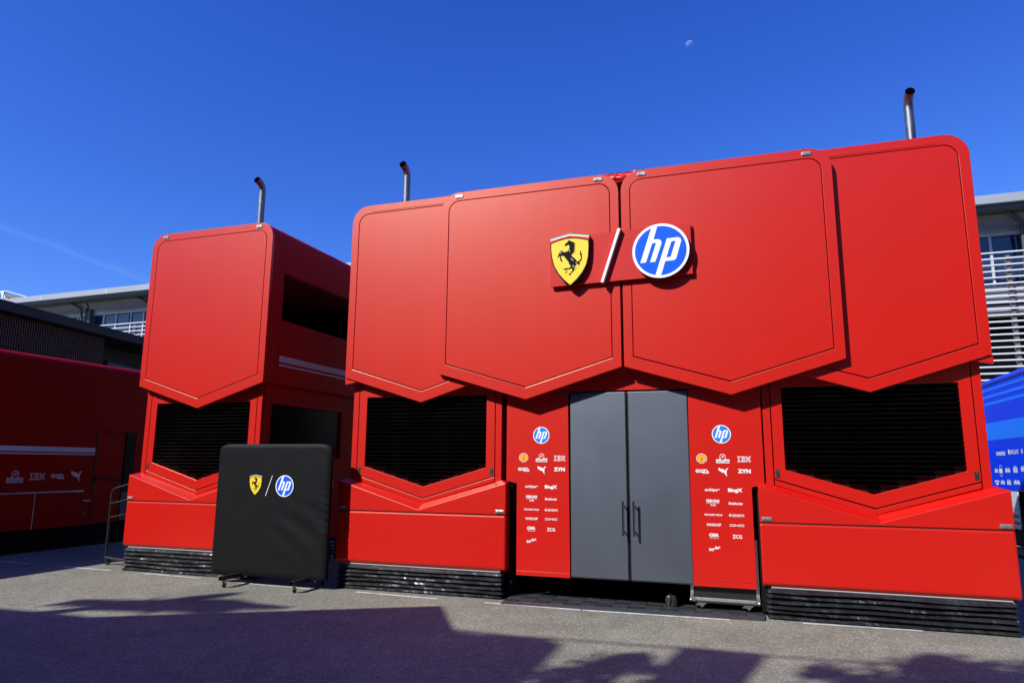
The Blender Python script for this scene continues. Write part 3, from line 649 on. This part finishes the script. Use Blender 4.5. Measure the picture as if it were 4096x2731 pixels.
# ------------------------------------------------------------------ black covered board on casters
bd = thing('covered_board', 'tall black fabric covered board with two small logos on casters', 'display board', (-6.46, 8.45, 0))
def rrect(cx, cz, w, h, r, n=8):
    return arc(cx+w/2-r, cz+h/2-r, r, 0, 90, n)+arc(cx-w/2+r, cz+h/2-r, r, 90, 180, n)+[(cx-w/2, cz-h/2), (cx+w/2, cz-h/2)]
# fabric front as a fine grid with stretch creases, closed by sides and back
nx, nz = 70, 70; vs = []; fs = []
BW, BT, BB = .948, 1.945, .125
def outline_w(z):
    top = BT-.11
    if z > top: t = min(1, (z-top)/.11); return BW-.11*(1-math.sqrt(max(0, 1-t*t)))
    return BW
for j in range(nz+1):
    z = BB+(BT-BB)*j/nz; hw = outline_w(z)
    for i in range(nx+1):
        u = -1+2*i/nx; x = u*hw
        ed = max(0, (abs(u)-.93)/.07); y = .022*ed*ed
        tz = max(0, (z-BT+.05)/.05); y += .02*tz*tz+ .018*max(0, (BB+.06-z)/.06)**2
        # diagonal creases low on the right, short puckers at the right edge
        dgn = (x*.75+z*1.0)
        cr = math.sin(dgn*17+2*noise.noise(Vector((x*2, z*2, 3))))*.007*max(0, min(1, (x+.2)/.6))*max(0, 1-abs(z-.75)/.55)
        pk = math.sin(z*62+x*30)*.008*max(0, (u-.84)/.16)*max(0, 1-abs(z-1.0)/.6)
        y += cr+pk+.004*noise.noise(Vector((x*3, z*3, 0)))
        vs.append((x, y, z))
for j in range(nz):
    for i in range(nx): a = j*(nx+1)+i; fs.append([a, a+1, a+nx+2, a+nx+1])
cv = MB().raw(vs, fs, None, True)
ring = [j*(nx+1) for j in range(nz+1)]+[nz*(nx+1)+i for i in range(1, nx+1)]+[j*(nx+1)+nx for j in range(nz-1, -1, -1)]+[i for i in range(nx-1, 0, -1)]
bk = [(vs[i][0], .085, vs[i][2]) for i in ring]; fv = [vs[i] for i in ring]; n = len(ring)
cv.raw(fv+bk, [[i, (i+1) % n, n+(i+1) % n, n+i] for i in range(n)]+[list(range(n, 2*n))], None, False)
cover = cv.build('fabric_cover', FABRIC, bd)
o = lambda x: x+6.46
f = Flat(facade_map(-.002)); draw_shield(f, o(-6.722), 1.370, .290, .003, .001); f.build('shield_print', INK, cover)
f = Flat(facade_map(-.002)); f.poly([(o(-6.447), 1.502), (o(-6.438), 1.502), (o(-6.534), 1.222), (o(-6.543), 1.222)], .004); f.build('slash_print', WHITE, cover)
f = Flat(facade_map(-.002)); draw_hp(f, o(-6.230), 1.362, .149, .003, BLUE, .001); f.build('badge_print', WHITE, cover)
for x in (o(-6.92), o(-5.785)):
    a = MB().frame([(x-.03, .10), (x+.03, .10), (x+.03, .155), (x-.03, .155)], [(x-.025, .105), (x+.025, .105), (x+.025, .15), (x-.025, .15)], -.34, .42).build('foot_beam', TUBE, bd)
    MB().box(x-.024, x+.024, -.30, -.295, .106, .149).build('beam_plug', BLACK, a)
    for y in (-.28, .36):
        c = MB(); c.box(x-.016, x+.016, y-.02, y+.02, .09, .10)
        for s in (-1, 1): c.raw([(x+s*.012, y-.015, .09), (x+s*.012, y+.02, .09), (x+s*.012, y+.028, .034), (x+s*.012, y+.012, .034)], [(0, 1, 2, 3)])
        c.build('caster_fork', GALV, a)
        MB().cyl((x-.009, y+.02, .036), (x+.009, y+.02, .036), .036, 18).build('caster_wheel', RUBBER, a)
    MB().box(x+.1, x+.14, .02, .07, .10, .13).build('base_bracket', TUBE, bd)
MB().box(-.9, .9, .02, .07, .155, .20).build('base_rail', TUBE, bd)

# ------------------------------------------------------------------ rubber floor tiles
fl = thing('tile_flooring', 'dark grey checkered rubber tile flooring laid before the grey doors', 'floor tiles', (-3.0, 8.455, 0), math.atan(.048))
tm = {}
for k, m in ((0, TILE1), (1, TILE2)):
    b = MB().box(0, .188, 0, .188, .003, .026).build('floor_tile', m, fl, .003); tm[k] = b
for r in range(7):
    for c in range(16):
        src = tm[(r+c) % 2]; q = dup_part(src, fl, (.004+c*.1915, .085+r*.1915, random.uniform(-.001, .002))); q.rotation_euler = (0, 0, random.uniform(-.01, .01))
for k in tm: bpy.data.objects.remove(tm[k])
eb = MB().prism_x([(0, .002), (0, .006), (.078, .026), (.078, .002)], 0, .378).build('edge_ramp', TILE2, fl, .002)
for c in range(1, 8): dup_part(eb, fl, (c*.383, 0, 0))
eb.location = (0, 0, 0)

# small black sandbag under the right door
sb = thing('sandbag', 'small black sandbag standing on the tiles under the right door', 'sandbag', (-1.0, 8.96, .026))
vs = []; fs = []
for j in range(9):
    t = j/8; z = t*.125; w = .07*(1+.06*math.sin(t*3.1))*(.80+.2*min(1, (1-t)*3)); d = .05*(1-.35*t)
    for i in range(16):
        a = 2*math.pi*i/16; r = (abs(math.cos(a))**3+abs(math.sin(a))**3)**(-1/3)
        vs.append((w*r*math.cos(a)*(1+.05*noise.noise(Vector((a, t*4, 2)))), d*r*math.sin(a), z))
for j in range(8):
    for i in range(16): fs.append([j*16+i, j*16+(i+1) % 16, (j+1)*16+(i+1) % 16, (j+1)*16+i])
fs += [list(range(16))[::-1], list(range(128, 144))]
MB().raw(vs, fs, None, True).build('bag_body', VINYL, sb)
MB().tube([(-.012, -.052, .0), (-.012, -.058, .06), (-.008, -.04, .125), (-.008, .0, .14)], .008, 6).build('bag_strap', SEAL, sb)

# ------------------------------------------------------------------ flight case under the right wing panel
fc = thing('flight_case', 'black flight case with aluminium edges on casters under red panel', 'flight case', (-.378, 8.905, 0))
MB().box(-.372, .372, .004, .6, .125, .84).build('case_body', CASEB, fc)
MB().box(-.38, .38, 0, .6, .098, .122).build('case_base', SEAL, fc, .004)
def edge(x0, x1, z0, z1):
    e = MB().box(x0, x1, -.003, .02, z0, z1).build('edge_profile', ALU, fc, .002); return e
e = edge(-.352, .352, .124, .158)
for x in (-.27, -.13, 0.0, .13, .27): MB().cyl((x, -.006, .146), (x, 0, .146), .006, 8).build('rivet', GALV, e)
edge(-.388, -.352, .124, .84); edge(.352, .388, .124, .84); edge(-.352, .352, .81, .84)
for s in (-1, 1):
    x = s*.362
    b = MB(); b.prism([(x-s*.028, .115), (x+s*.030, .115), (x+s*.030, .175), (x+s*.006, .182), (x-s*.046, .137)], -.010, -.002)
    for (dx, z) in ((-s*.02, .13), (s*.016, .165), (-s*.0, .185)): b.cyl((x+dx, -.016, z), (x+dx, -.008, z), .011, 10)
    b.raw([(x+s*.02+.022*math.cos(a)*math.cos(c_), -.006+.022*math.sin(c_)*-1, .128+.022*math.sin(a)*math.cos(c_)) for c_ in (0, .5, 1.0, 1.5) for a in [i*math.pi/6 for i in range(12)]], [[j*12+i, j*12+(i+1) % 12, (j+1)*12+(i+1) % 12, (j+1)*12+i] for j in range(3) for i in range(12)], None, True)
    b.build('ball_corner', GALV, fc)
    cxx = s*.262
    for y in (.03, .52):
        c = MB(); c.box(cxx-.05, cxx+.05, y-.04, y+.05, .090, .098)
        for q in (-1, 1): c.raw([(cxx+q*.017-.03, y-.02, .09), (cxx+q*.017+.035, y+.02, .09), (cxx+q*.017+.012, y+.03, .052), (cxx+q*.017-.012, y+.01, .052)], [(0, 1, 2, 3)])
        c.prism([(cxx-.055, .072), (cxx-.03, .088), (cxx+.035, .088), (cxx+.012, .056), (cxx-.006, .050), (cxx-.014, .068)], y-.03, y-.022)
        c.box(cxx-.07, cxx-.02, y-.035, y-.02, .070, .082)
        cf = c.build('caster_bracket', GALV, fc)
        MB().cyl((cxx-.016, y+.02, .060), (cxx+.016, y+.02, .060), .036, 20).build('caster_wheel', RUBBER, cf)
MB().box(-.18, .18, .2, .4, .086, .098).build('underside_batten', BLACK, fc)

# ------------------------------------------------------------------ dark tubular hand trolley behind the left trailer
tr = thing('hand_trolley', 'dark tubular trolley with sloping rails on a caster beside trailer', 'trolley', (-10.23, 9.22, 0))
MB().tube([(0, 0, .10), (0, 0, .6), (0, 0, 1.14)]+[(.10*(1-math.cos(a)), 0, 1.14+.10*math.sin(a)) for a in [math.radians(k) for k in (20, 40, 60, 80)]]+[(.55, 0, 1.36), (.95, 0, 1.46)], .021, 10).build('upright_frame', TUBE, tr)
MB().tube([(0, 0, .98), (.45, 0, 1.075), (.95, 0, 1.18)], .017, 8).build('rail', TUBE, tr)
MB().tube([(0, 0, .76), (.45, 0, .84), (.95, 0, .93)], .014, 8).build('rail', TUBE, tr)
MB().tube([(0, 0, .115), (.3, -.02, .10), (1.0, -.05, .07)], .024, 8).build('base_tube', TUBE, tr)
cf = MB().box(.02, .09, -.03, .03, .085, .1).prism([(.03, .09), (.085, .09), (.075, .045), (.05, .045)], -.028, .028).build('caster_fork', TUBE, tr)
MB().cyl((.06, -.016, .045), (.06, .016, .045), .045, 18).build('caster_wheel', RUBBER, cf)
MB().cyl((.12, -.02, .985), (.12, .02, 1.02), .025, 8).build('rail_clamp', TUBE, tr)

# ------------------------------------------------------------------ long red trailer in shade on the left
LX = -12.8
lt = thing('long_trailer', 'long red single deck trailer in shade at the left', 'trailer', (LX, 0, 0))
roofp = [(-2.5, .42), (0, .42), (0, 3.50)]+[(-.20+.20*math.cos(a), 3.50+.20*math.sin(a)) for a in [math.radians(k*15) for k in range(1, 7)]]+[(-2.3, 3.70), (-2.5, 3.5)]
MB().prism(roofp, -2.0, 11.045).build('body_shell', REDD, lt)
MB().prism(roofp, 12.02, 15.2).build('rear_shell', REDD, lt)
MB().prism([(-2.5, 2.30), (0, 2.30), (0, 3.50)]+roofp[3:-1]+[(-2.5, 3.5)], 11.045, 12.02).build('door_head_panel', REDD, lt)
MB().box(-2.4, -.12, 11.05, 12.01, .43, 2.29).build('doorway_back', BLACK, lt)
MB().box(-.05, -.008, 11.05, 11.74, .43, 2.285).build('side_door', REDD, lt, .004)
MB().tube([(.02, 11.08, 1.325), (.03, 11.72, 1.30)], .014, 8).box(.0, .04, 11.06, 11.14, 1.28, 1.37).build('door_bar', SEAL, lt)
MB().box(-.04, -.004, 11.78, 14.9, 1.05, 2.28).build('side_window_or_blocker', GLASSD, lt)
MB().box(-.002, .002, 11.76, 15.0, .45, 1.04).build('lower_cladding', SOFF, lt)
MB().box(0, .003, -1.9, 11.02, 1.858, 1.950).build('livery_stripe', STRIPE, lt); MB().box(0, .003, -1.9, 11.02, 1.806, 1.832).build('livery_stripe', STRIPE, lt)
for z, y1 in ((3.235, 15.0), (2.305, 15.0), (1.236, 10.99)): MB().box(-.002, .002, -1.9, y1, z-.006, z+.006).build('panel_joint', SEAL, lt)
MB().box(-.01, .012, 11.03, 11.06, .42, 2.30).build('door_joint', SEAL, lt)
MB().box(0, .03, -1.9, 10.83, 1.076, 1.108).build('silver_strip', SILVER, lt, .004)
MB().box(0, .02, 10.855, 11.02, .886, .912).build('silver_strip', SILVER, lt)
for y in (9.84, 8.3, 6.8, 5.3): MB().box(-.002, .004, y-.008, y+.008, .42, 1.07).build('locker_joint', SILVER, lt)
MB().box(-.002, .003, 10.835, 10.842, .42, 1.07).build('locker_joint', SEAL, lt)
MB().box(0, .012, 10.88, 10.95, .64, .67).build('marker_lamp', mat('amber_lens', (.30, .06, .01), .3), lt)
MB().box(-2.4, -.06, -1.9, 15.0, .02, .42).build('dark_skirt', BLACK, lt)
for kx, u, w, h in (('uni', 9.412, .31, .215), ('ibm', 9.838, .30, .125), ('ceva', 10.252, .28, .105), ('puma', 10.645, .25, .2), ('shell', 9.01, .23, .21)):
    f = Flat(right_side_map(.0005)); draw_logo(f, kx, u, 1.39, w, h, STRIPE); f.build('logo', STRIPE, lt)
MB().tube([(.35, 9.02, 1.22), (.25, 8.9, 1.15), (.2, 8.7, 1.0), (.2, 8.4, .9)], .012, 8).build('hose', SEAL, lt)

# ------------------------------------------------------------------ brown slatted building behind the left trailer
br = thing('slatted_building', 'dark brown slatted building with black eave behind the long trailer', 'building', (-18.0, 12.3, 0), math.radians(9.9))
MB().box(-8, -.05, -14, 3.70, 0, 5.40).build('wall', EAVE, br)
MB().box(-8, -1.2, 3.70, 14, 0, 5.40).build('recessed_wall', EAVE, br)
MB().prism_x([(-14, 5.40), (-14, 5.68), (14, 5.68), (14, 5.40)], -8, .30).build('eave', EAVE, br, .03)
sl0 = MB().box(-.02, .02, -.018, .018, 0, .46).build('cladding_slat', BROWN, br)
first = True
for row, (z, hh) in enumerate(((4.90, 1), (4.36, 1.0))):
    for k in range(62):
        y = 3.66-k*.078
        if first: q = sl0; first = False
        else: q = sl0.copy(); COL.objects.link(q); q.parent = br
        q.location = (.0, y, z); q.rotation_euler = (0, 0, random.uniform(-.05, .05))
MB().box(-.04, .03, -14, 3.7, 4.83, 4.89).build('cladding_rail', EAVE, br)
MB().tube([(-.3, 4.2, 4.7), (-.35, 9, 4.5)], .10, 10).build('pipe', SOFF, br)

# ------------------------------------------------------------------ paddock building far behind
pb = thing('paddock_building', 'long pale paddock building with white louvre rails behind red trailers', 'building', (-44.07, 31.55, 0), -.0246)
X0, X1 = -14, 62
MB().box(X0, X1, -1.6, 9, 11.24, 11.57).build('roof_fascia', CONC, pb, .01)
for x in [6.2-2.45+5.35*k*1.0 for k in range(-3, 11)]: MB().box(x-.04, x+.04, -1.606, -1.58, 11.25, 11.565).build('fascia_joint', MULL, pb)
MB().box(X0, X1, -1.45, 9, 11.10, 11.238).build('eave_beam', SOFF, pb)
MB().box(X0, X1, 1.2, 9, 0, 11.1).build('inner_wall', SOFF, pb)
MB().box(X0, X1, -.12, .14, 10.44, 11.05).build('window_head', MULL, pb)
MB().box(X0, X1, -.55, 1.2, 7.75, 8.36).build('floor_slab', PITW, pb); MB().box(X0, X1, -.53, 1.2, 7.30, 7.62).build('slab_edge', PITW, pb)
MB().box(X0, X1, .25, .4, 2.0, 7.3).build('dark_opening', GLASSD, pb)
pane = MB().box(0, .93, .06, .075, 8.36, 10.42).build('window_pane', GLASS, pb)
mul = MB().box(-.045, .045, .0, .13, 8.36, 10.62).build('mullion', MULL, pb)
colm = MB().box(-.2, .22, -.35, .05, 2, 11.1).build('column', SOFF, pb)
wcol = MB().box(-.35, .3, -.1, .3, 2, 7.3).build('lower_column', PITW, pb)
brk = MB().box(-.07, .07, -.78, -.62, 2, 9.45).build('rail_bracket', BRKT, pb)
def valance(x):
    vs = []; fs = []; n = 24
    for j in range(9):
        for i in range(n+1):
            u = i/n; z0 = 10.64+.09*(abs(u-.5)*2)**4+.02*noise.noise(Vector((x+u*3, 0, 0)))
            z = 11.12+(z0-11.12)*j/8; y = -.62+.10*math.sin(j/8*2.6)+.05*noise.noise(Vector((x+u*4, z*3, 1)))
            vs.append((x+.08+u*5.19, y, z))
    for j in range(8):
        for i in range(n): a = j*(n+1)+i; fs.append([a, a+1, a+n+2, a+n+1])
    MB().raw(vs, fs, None, True).build('fabric_valance', VAL, pb)
ks = list(range(-3, 11))
for k in ks:
    x = 6.2+5.35*k
    if k != ks[0]:
        for src in (colm, wcol): dup_part(src, pb, (x, 0, 0))
    valance(x+.2)
    MB().tube([(x+5.05-.55, -.9, 11.1), (x+5.05-.3, -.75, 11.0), (x+5.05, -.55, 10.75), (x+5.07, -.5, 10.3), (x+5.07, -.5, 8.4)], .07, 8).build('drainpipe', SOFF, pb)
    for i, dx in enumerate((.96, 1.96, 3.14, 4.15, 5.2)):
        dup_part(mul, pb, (x+dx, 0, 0))
        if i < 4: dup_part(pane, pb, (x+dx+.05, 0, 0))
    dup_part(pane, pb, (x+.28-.25, 0.02, 0))
    for dx in (1.95, 4.43): dup_part(brk, pb, (x+dx, 0, 0))
colm.location = (6.2+5.35*ks[0], 0, 0); wcol.location = colm.location
for o_ in (pane, mul, brk): bpy.data.objects.remove(o_)
rl = MB().cyl((X0, -.84, 0), (X1, -.84, 0), .035, 8).build('rail', RAILW, pb); rl.location = (0, 0, 9.56)
for i in range(1, 30): dup_part(rl, pb, (0, 0, 9.56-i*.237))

# roof-top truss and yellow drums beyond the paddock building
ts = thing('roof_truss', 'white steel truss end rising above the grey roof edge far left', 'truss', (-49.9, 34.2, 0))
b = MB(); b.box(-2.2, .2, -.05, .05, 13.46, 13.58).box(.02, .2, -.05, .05, 13.02, 13.5); b.prism([(-.25, 13.46), (.2, 13.46), (.05, 13.0), (-.1, 13.0)], -.05, .05); b.box(-2.2, .1, -.05, .05, 12.95, 13.05)
b.build('end_frame', RAILW, ts)
MB().tube([(.25, 0, 13.50), (2.6, .2, 12.86), (3.6, .3, 12.6)], .09, 6).build('upper_beam', CONC, ts); MB().tube([(.2, 0, 13.27), (2.0, .15, 12.82), (3.2, .3, 12.5)], .04, 6).build('lower_beam', SOFF, ts)
for i, (x, r) in enumerate(((-50.15, .62), (-48.85, .48))):
    d = MB(); n = 20; vs = [(x+r*math.cos(a)*math.cos(b_), 35.0+r*math.sin(a)*math.cos(b_), 12.86-.05*i+r*.85*math.sin(b_)) for b_ in [math.radians(-60+15*j) for j in range(11)] for a in [2*math.pi*k/n for k in range(n)]]
    d.raw(vs, [[j*n+k, j*n+(k+1) % n, (j+1)*n+(k+1) % n, (j+1)*n+k] for j in range(10) for k in range(n)]+[list(range(n)), list(range(10*n, 11*n))], None, True)
    q = d.build('yellow_drum', YELD); tag(q, ('larger yellow drum at the left edge under the white truss', 'smaller yellow drum right beside the larger one above the roof')[i], 'drum', 'yellow drums on the roof')

# ------------------------------------------------------------------ blue trailer on the right
BX = 5.2
bt = thing('blue_trailer', 'glossy blue trailer with pale grey skirting and white lettering at right', 'trailer', (BX, 0, 0))
MB().prism([(0, 1.215), (2.5, 1.215), (2.5, 3.4), (2.3, 3.70), (.10, 3.70), (0, 3.62)], 12.0, 21.0).build('body_shell', BLUET, bt, .02)
MB().box(-.012, .004, 12.0, 21.0, 3.545, 3.566).build('roof_seam', SEAL, bt)
for a, c in ((2.31, 2.70), (3.42, 3.47), (3.26, 3.32), (3.10, 3.16)): MB().box(-.003, .001, 12.0, 21.0, a, c).build('pale_band', BLUEL, bt)  # paler blue bands running the length of the side
MB().box(-.006, .02, 17.43, 21, .44, 1.205).box(-.006, .02, 12, 16.2, .44, 1.205).build('grey_skirting', GREYT, bt, .006)
MB().box(-.009, .0, 17.42, 21, .850, .858).build('skirting_joint', SOFF, bt)
for z in (.70, .56):
    for y in (17.47, 18.2): MB().box(-.010, .0, y, y+.55, z-.032, z+.032).build('skirting_slot', SOFF, bt, .004)
w_ = MB().cyl((.02, 16.85, .50), (.34, 16.85, .50), .50, 28).build('wheel', RUBBER, bt)
MB().cyl((.005, 16.85, .50), (.02, 16.85, .50), .28, 20).build('rim', ALU, w_)
MB().box(.35, .5, 16.2, 17.43, .2, 1.21).build('wheel_arch', BLACK, bt); MB().box(.3, 2.3, 12, 21, .05, 1.2).build('undercarriage', BLACK, bt)
mp = left_side_map(-.0005)
def btxt(draw): 
    f = Flat(mp); draw(f); f.build('logo', WHITE, bt)
WG = mat('white_vinyl_lettering', (.72, .73, .76), .4)
btxt(lambda f: f.text('KOMATSU', -18.20, 2.004, .58, .085, .002, WG, .05))
btxt(lambda f: (f.text('BARCLAYS', -17.36, 2.026, .52, .09, .002, WG, .02), f.poly([(-17.72, 2.08), (-17.64, 2.08), (-17.64, 2.0), (-17.68, 1.965), (-17.72, 2.0)], .002, WG)))
btxt(lambda f: [f.line([(-16.9+.06*math.cos(a), 2.03+.06*math.sin(a)), (-16.9-.06*math.cos(a), 2.03-.06*math.sin(a))], .02, .002, WG) for a in (0, 1.05, 2.1)])
def blob(u, v, w, h, kind):
    def d(f):
        if kind == 'oval':
            for i in range(20): a, c_ = 2*math.pi*i/20, 2*math.pi*(i+1)/20; f.line([(u+w/2*math.cos(a), v+h*1.1*math.sin(a)), (u+w/2*math.cos(c_), v+h*1.1*math.sin(c_))], .012, .002, WG)
            f.rect(u, v, w*.9, h*.9, .003, WG)
        elif kind == 'diamond':
            f.rect(u, v+.2*h, w, h*.3, .002, WG); f.poly([(u-w/2, v), (u, v-h*.7), (u+w/2, v), (u, v-h*.2)], .002, WG)
        else:
            for i in range(5): f.rect(u-w*.4+i*w*.2, v+(.1*h if i % 2 else -.05*h), w*.15, h*(.9 if i % 2 else .7), .002, WG)
    btxt(d)
for u, v, w, h, k in ((-18.62, 1.628, .24, .10, 'bars'), (-18.32, 1.63, .2, .11, 'oval'), (-17.88, 1.64, .32, .11, 'bars'), (-17.40, 1.655, .26, .15, 'bars'), (-16.95, 1.67, .26, .12, 'bars'),
                     (-18.66, 1.378, .30, .11, 'diamond'), (-18.28, 1.378, .27, .1, 'bars'), (-17.88, 1.385, .26, .12, 'bars'), (-17.40, 1.395, .36, .1, 'bars')): blob(u, v, w, h, k)
hs_ = MB()
for k in range(4): hs_.tube([(5.05-.05*k, 20.5, .05+.02*k), (4.95-.06*k, 18, .06), (5.0-.08*k, 16.5, .05), (4.9, 15.2, .05)], .035, 6)
tag(hs_.build('cable_bundle', SEAL), 'black cable bundle on the ground beside the blue trailer', 'cables')

# ------------------------------------------------------------------ moon
d = Vector((-.05, .845, .532)).normalized(); R = 12.5
mo = bpy.data.materials.new('moon_rock'); mo.use_nodes = True; t_ = mo.node_tree; t_.nodes.clear()
df = t_.nodes.new('ShaderNodeBsdfDiffuse'); tr_ = t_.nodes.new('ShaderNodeBsdfTransparent'); ash = t_.nodes.new('ShaderNodeAddShader'); ou = t_.nodes.new('ShaderNodeOutputMaterial')
mn = t_.nodes.new('ShaderNodeTexNoise'); mn.inputs['Scale'].default_value = .12; mrm = t_.nodes.new('ShaderNodeValToRGB')
mrm.color_ramp.elements[0].color = (.06, .06, .055, 1); mrm.color_ramp.elements[1].color = (.15, .15, .14, 1)
tcm = t_.nodes.new('ShaderNodeTexCoord'); t_.links.new(tcm.outputs['Object'], mn.inputs['Vector']); t_.links.new(mn.outputs['Fac'], mrm.inputs[0]); t_.links.new(mrm.outputs[0], df.inputs[0])
t_.links.new(df.outputs[0], ash.inputs[0]); t_.links.new(tr_.outputs[0], ash.inputs[1]); t_.links.new(ash.outputs[0], ou.inputs[0])
n = 32; vs = [(R*math.cos(a)*math.cos(b_), R*math.sin(a)*math.cos(b_), R*math.sin(b_)) for b_ in [math.radians(90*j/12) for j in range(13)] for a in [2*math.pi*k/n for k in range(n)]]
mb_ = MB().raw(vs, [[j*n+k, j*n+(k+1) % n, (j+1)*n+(k+1) % n, (j+1)*n+k] for j in range(12) for k in range(n)], None, True).build('moon', mo)
mb_.rotation_euler = (-d).to_track_quat('Z', 'Y').to_euler(); mb_.location = d*2500+Vector((0, 0, HC)); tag(mb_, 'pale half moon in the clear blue sky', 'moon')

# ------------------------------------------------------------------ foreground shade casters behind the photographer, plus blocks added to cut sky light
lx, ly, lz = .68, 1.0, .98
def back(gx, gy, yc): t = gy-yc; return (gx-lx*t, lz*t)
YC = -4.0
prof = [(-40, 6.3), (-8.3, 6.15), (-7.6, 6.2), (-6.33, 6.16), (-6.1, 5.7), (-3.1, 5.7), (-2.95, 7.0), (-2.68, 6.95), (-2.36, 6.99), (-2.06, 7.05), (-1.78, 6.85), (-1.75, 5.2)]
pp = [back(x, y, YC) for x, y in prof]
nb = thing('neighbour_building', 'grey hospitality building behind the photographer shading the foreground', 'building', (0, YC, 0))
MB().prism(pp+[(pp[-1][0], 0), (pp[0][0], 0)], -9.0, 0).build('building_shell', WALLG, nb)
CH = 5.3; ct = CH/.98; e1 = Vector((.865, .502, 0)); e2 = Vector((.502, -.865, 0)); c0 = Vector((-3.73-.68*ct, 7.95-ct, 0))
ca_ = thing('canopy', 'flat dark canopy roof on posts behind and left of the photographer', 'canopy', c0, math.atan2(e1.y, e1.x))
MB().box(-13, 0, -9, 0, CH-.02, CH+.16).build('canopy_roof', SOFF, ca_, .01)
for px_, py_ in ((-.3, -.3), (-6.5, -.3), (-12.7, -.3), (-.3, -8.7), (-12.7, -8.7)): MB().cyl((px_, py_, 0), (px_, py_, CH-.02), .06, 10).build('canopy_post', TUBE, ca_)
gs = thing('rear_sky_blocker', 'tall dark block added far behind the photographer to shut out sky light', 'rear_sky_blocker', (0, -17, 0))  # unseen block, added only to hold sky light off the foreground
MB().prism_x([(0, 0), (0, 4), (-9, 15), (-9.5, 18), (-2, 17.2), (-2, 17.6), (-10.5, 18.6), (-10.5, 0)], -70, 70).build('rear_blocker_shell', SOFF, gs)
rb = thing('side_sky_blocker', 'dark grey box added right of the photographer to shut out sky light', 'side_sky_blocker', (6.2, 0, 0))  # unseen box, added to deepen the shade from the right
MB().box(0, 5, -15, 3.0, .3, 10.0).build('side_blocker_body', SOFF, rb, .1); MB().box(.2, 4.8, -14.8, 2.8, 0, .3).build('side_blocker_base', BLACK, rb)
pt = thing('palm_tree', 'palm tree behind the photographer casting frond shadows', 'tree', (0, 0, 0))
pc = back(-7.35, 6.55, -3.2); P0 = Vector((pc[0], -3.2, pc[1]))
MB().tube([(P0.x, -3.2, 0), (P0.x+.05, -3.2, P0.z*.5), tuple(P0)], [.22, .17, .13], 10).build('trunk', BARK, pt)
for (gx, gy) in ((-6.45, 7.70), (-6.0, 7.5), (-5.6, 7.30), (-5.25, 7.22), (-6.7, 7.35), (-7.2, 7.1), (-7.9, 6.8), (-6.9, 6.9), (-5.9, 7.35), (-6.6, 7.55), (-6.25, 7.25), (-6.5, 6.95), (-7.6, 6.95), (-5.75, 7.1)):
    q = back(gx, gy, -3.2); E_ = Vector((q[0], -3.2+random.uniform(-.2, .2), q[1])); fb = MB(); nseg = 26
    for i in range(nseg):
        a = P0.lerp(E_, i/nseg); b2 = P0.lerp(E_, (i+1)/nseg); sag = lambda t: .28*math.sin(t*math.pi)
        a.z += sag(i/nseg); b2.z += sag((i+1)/nseg)
        dd = (b2-a).normalized(); wd = .02
        fb.raw([a+Vector((0, wd, 0)), a-Vector((0, wd, 0)), b2-Vector((0, wd, 0)), b2+Vector((0, wd, 0))], [(0, 1, 2, 3)])
        ln = .52*math.sin(math.pi*(.15+.8*i/nseg))
        for s in (-1, 1):
            tip = a+dd*ln*.7+Vector((0, s*ln*.7, -ln*.55)); fb.raw([a, a+dd*.09, tip], [(0, 1, 2)])
    fb.build('frond', LEAF, pt)
def leafy(gx, gy, yc, clumps, label):
    q = back(gx, gy, yc); t = thing('leafy_tree', label, 'tree', (q[0], yc, 0), 0, 'trees behind the photographer')
    MB().tube([(0, 0, 0), (.05, 0, q[1]*.5), (0, 0, q[1])], [.16, .12, .07], 8).build('trunk', BARK, t)
    c = MB()
    for (dx, dy, r, nleaf) in clumps:
        k = back(gx+dx, gy+dy, yc); cx, cz = k[0]-q[0], k[1]
        for _ in range(nleaf):
            v = Vector((random.gauss(0, .45), random.gauss(0, .45), random.gauss(0, .45)))*r; p = Vector((cx, 0, cz))+v
            a = Vector((random.uniform(-1, 1), random.uniform(-1, 1), random.uniform(-1, 1))).normalized()*.07; b2 = a.orthogonal().normalized()*.04
            c.raw([p-a, p+b2, p+a, p-b2], [(0, 1, 2, 3)])
    c.build('crown', LEAF, t)
leafy(-1.15, 6.3, -2.6, [(-.05, .05, .26, 260), (.05, .30, .14, 90), (-.30, -.35, .30, 200), (.28, .02, .16, 50), (-.1, -.75, .3, 180)], 'leafy tree left of the raised box behind the photographer')
leafy(.62, 6.3, -2.6, [(-.15, .42, .18, 140), (.15, .1, .35, 300), (.5, .1, .35, 300), (0, -.4, .5, 450), (.7, -.2, .5, 400)], 'leafy tree right of the raised box behind the photographer')
leafy(1.5, 6.9, -2.6, [(-.1, .45, .25, 220), (0, 0, .5, 600), (.5, .1, .45, 450), (-.3, -.6, .5, 400), (.6, -.5, .5, 400)], 'bushy tree at the far right behind the photographer')
q0 = back(-.72, 7.07, -2.5); q1 = back(.03, 7.07, -2.5); q2 = back(-.6, 5.2, -2.5)
hb = thing('raised_box', 'raised display box on posts behind the photographer', 'box', (0, -2.5, 0))
MB().prism([(q0[0], q0[1]), (q1[0], q1[1]), (q1[0]+.75, q1[1]-1.5), (q0[0]+.95, q0[1]-1.6), (q0[0]+.5, q0[1]-.9)], -.1, .1).build('box_body', WALLG, hb)
MB().cyl((q0[0]+1.1, 0, 0), (q0[0]+1.1, 0, q0[1]-1.4), .06, 8).build('post', TUBE, hb)
cb = MB(); ca = [back(x, y, -2.4) for x, y in ((-3.4, 7.05), (-2.355, 6.995), (-.72, 7.10), (.03, 7.09), (2.1, 7.32), (4.2, 7.55))]
cb.tube([(x, -2.4, z) for x, z in ca], .022, 6); tag(cb.build('overhead_cable', SEAL), 'overhead cable strung behind the photographer', 'cable')
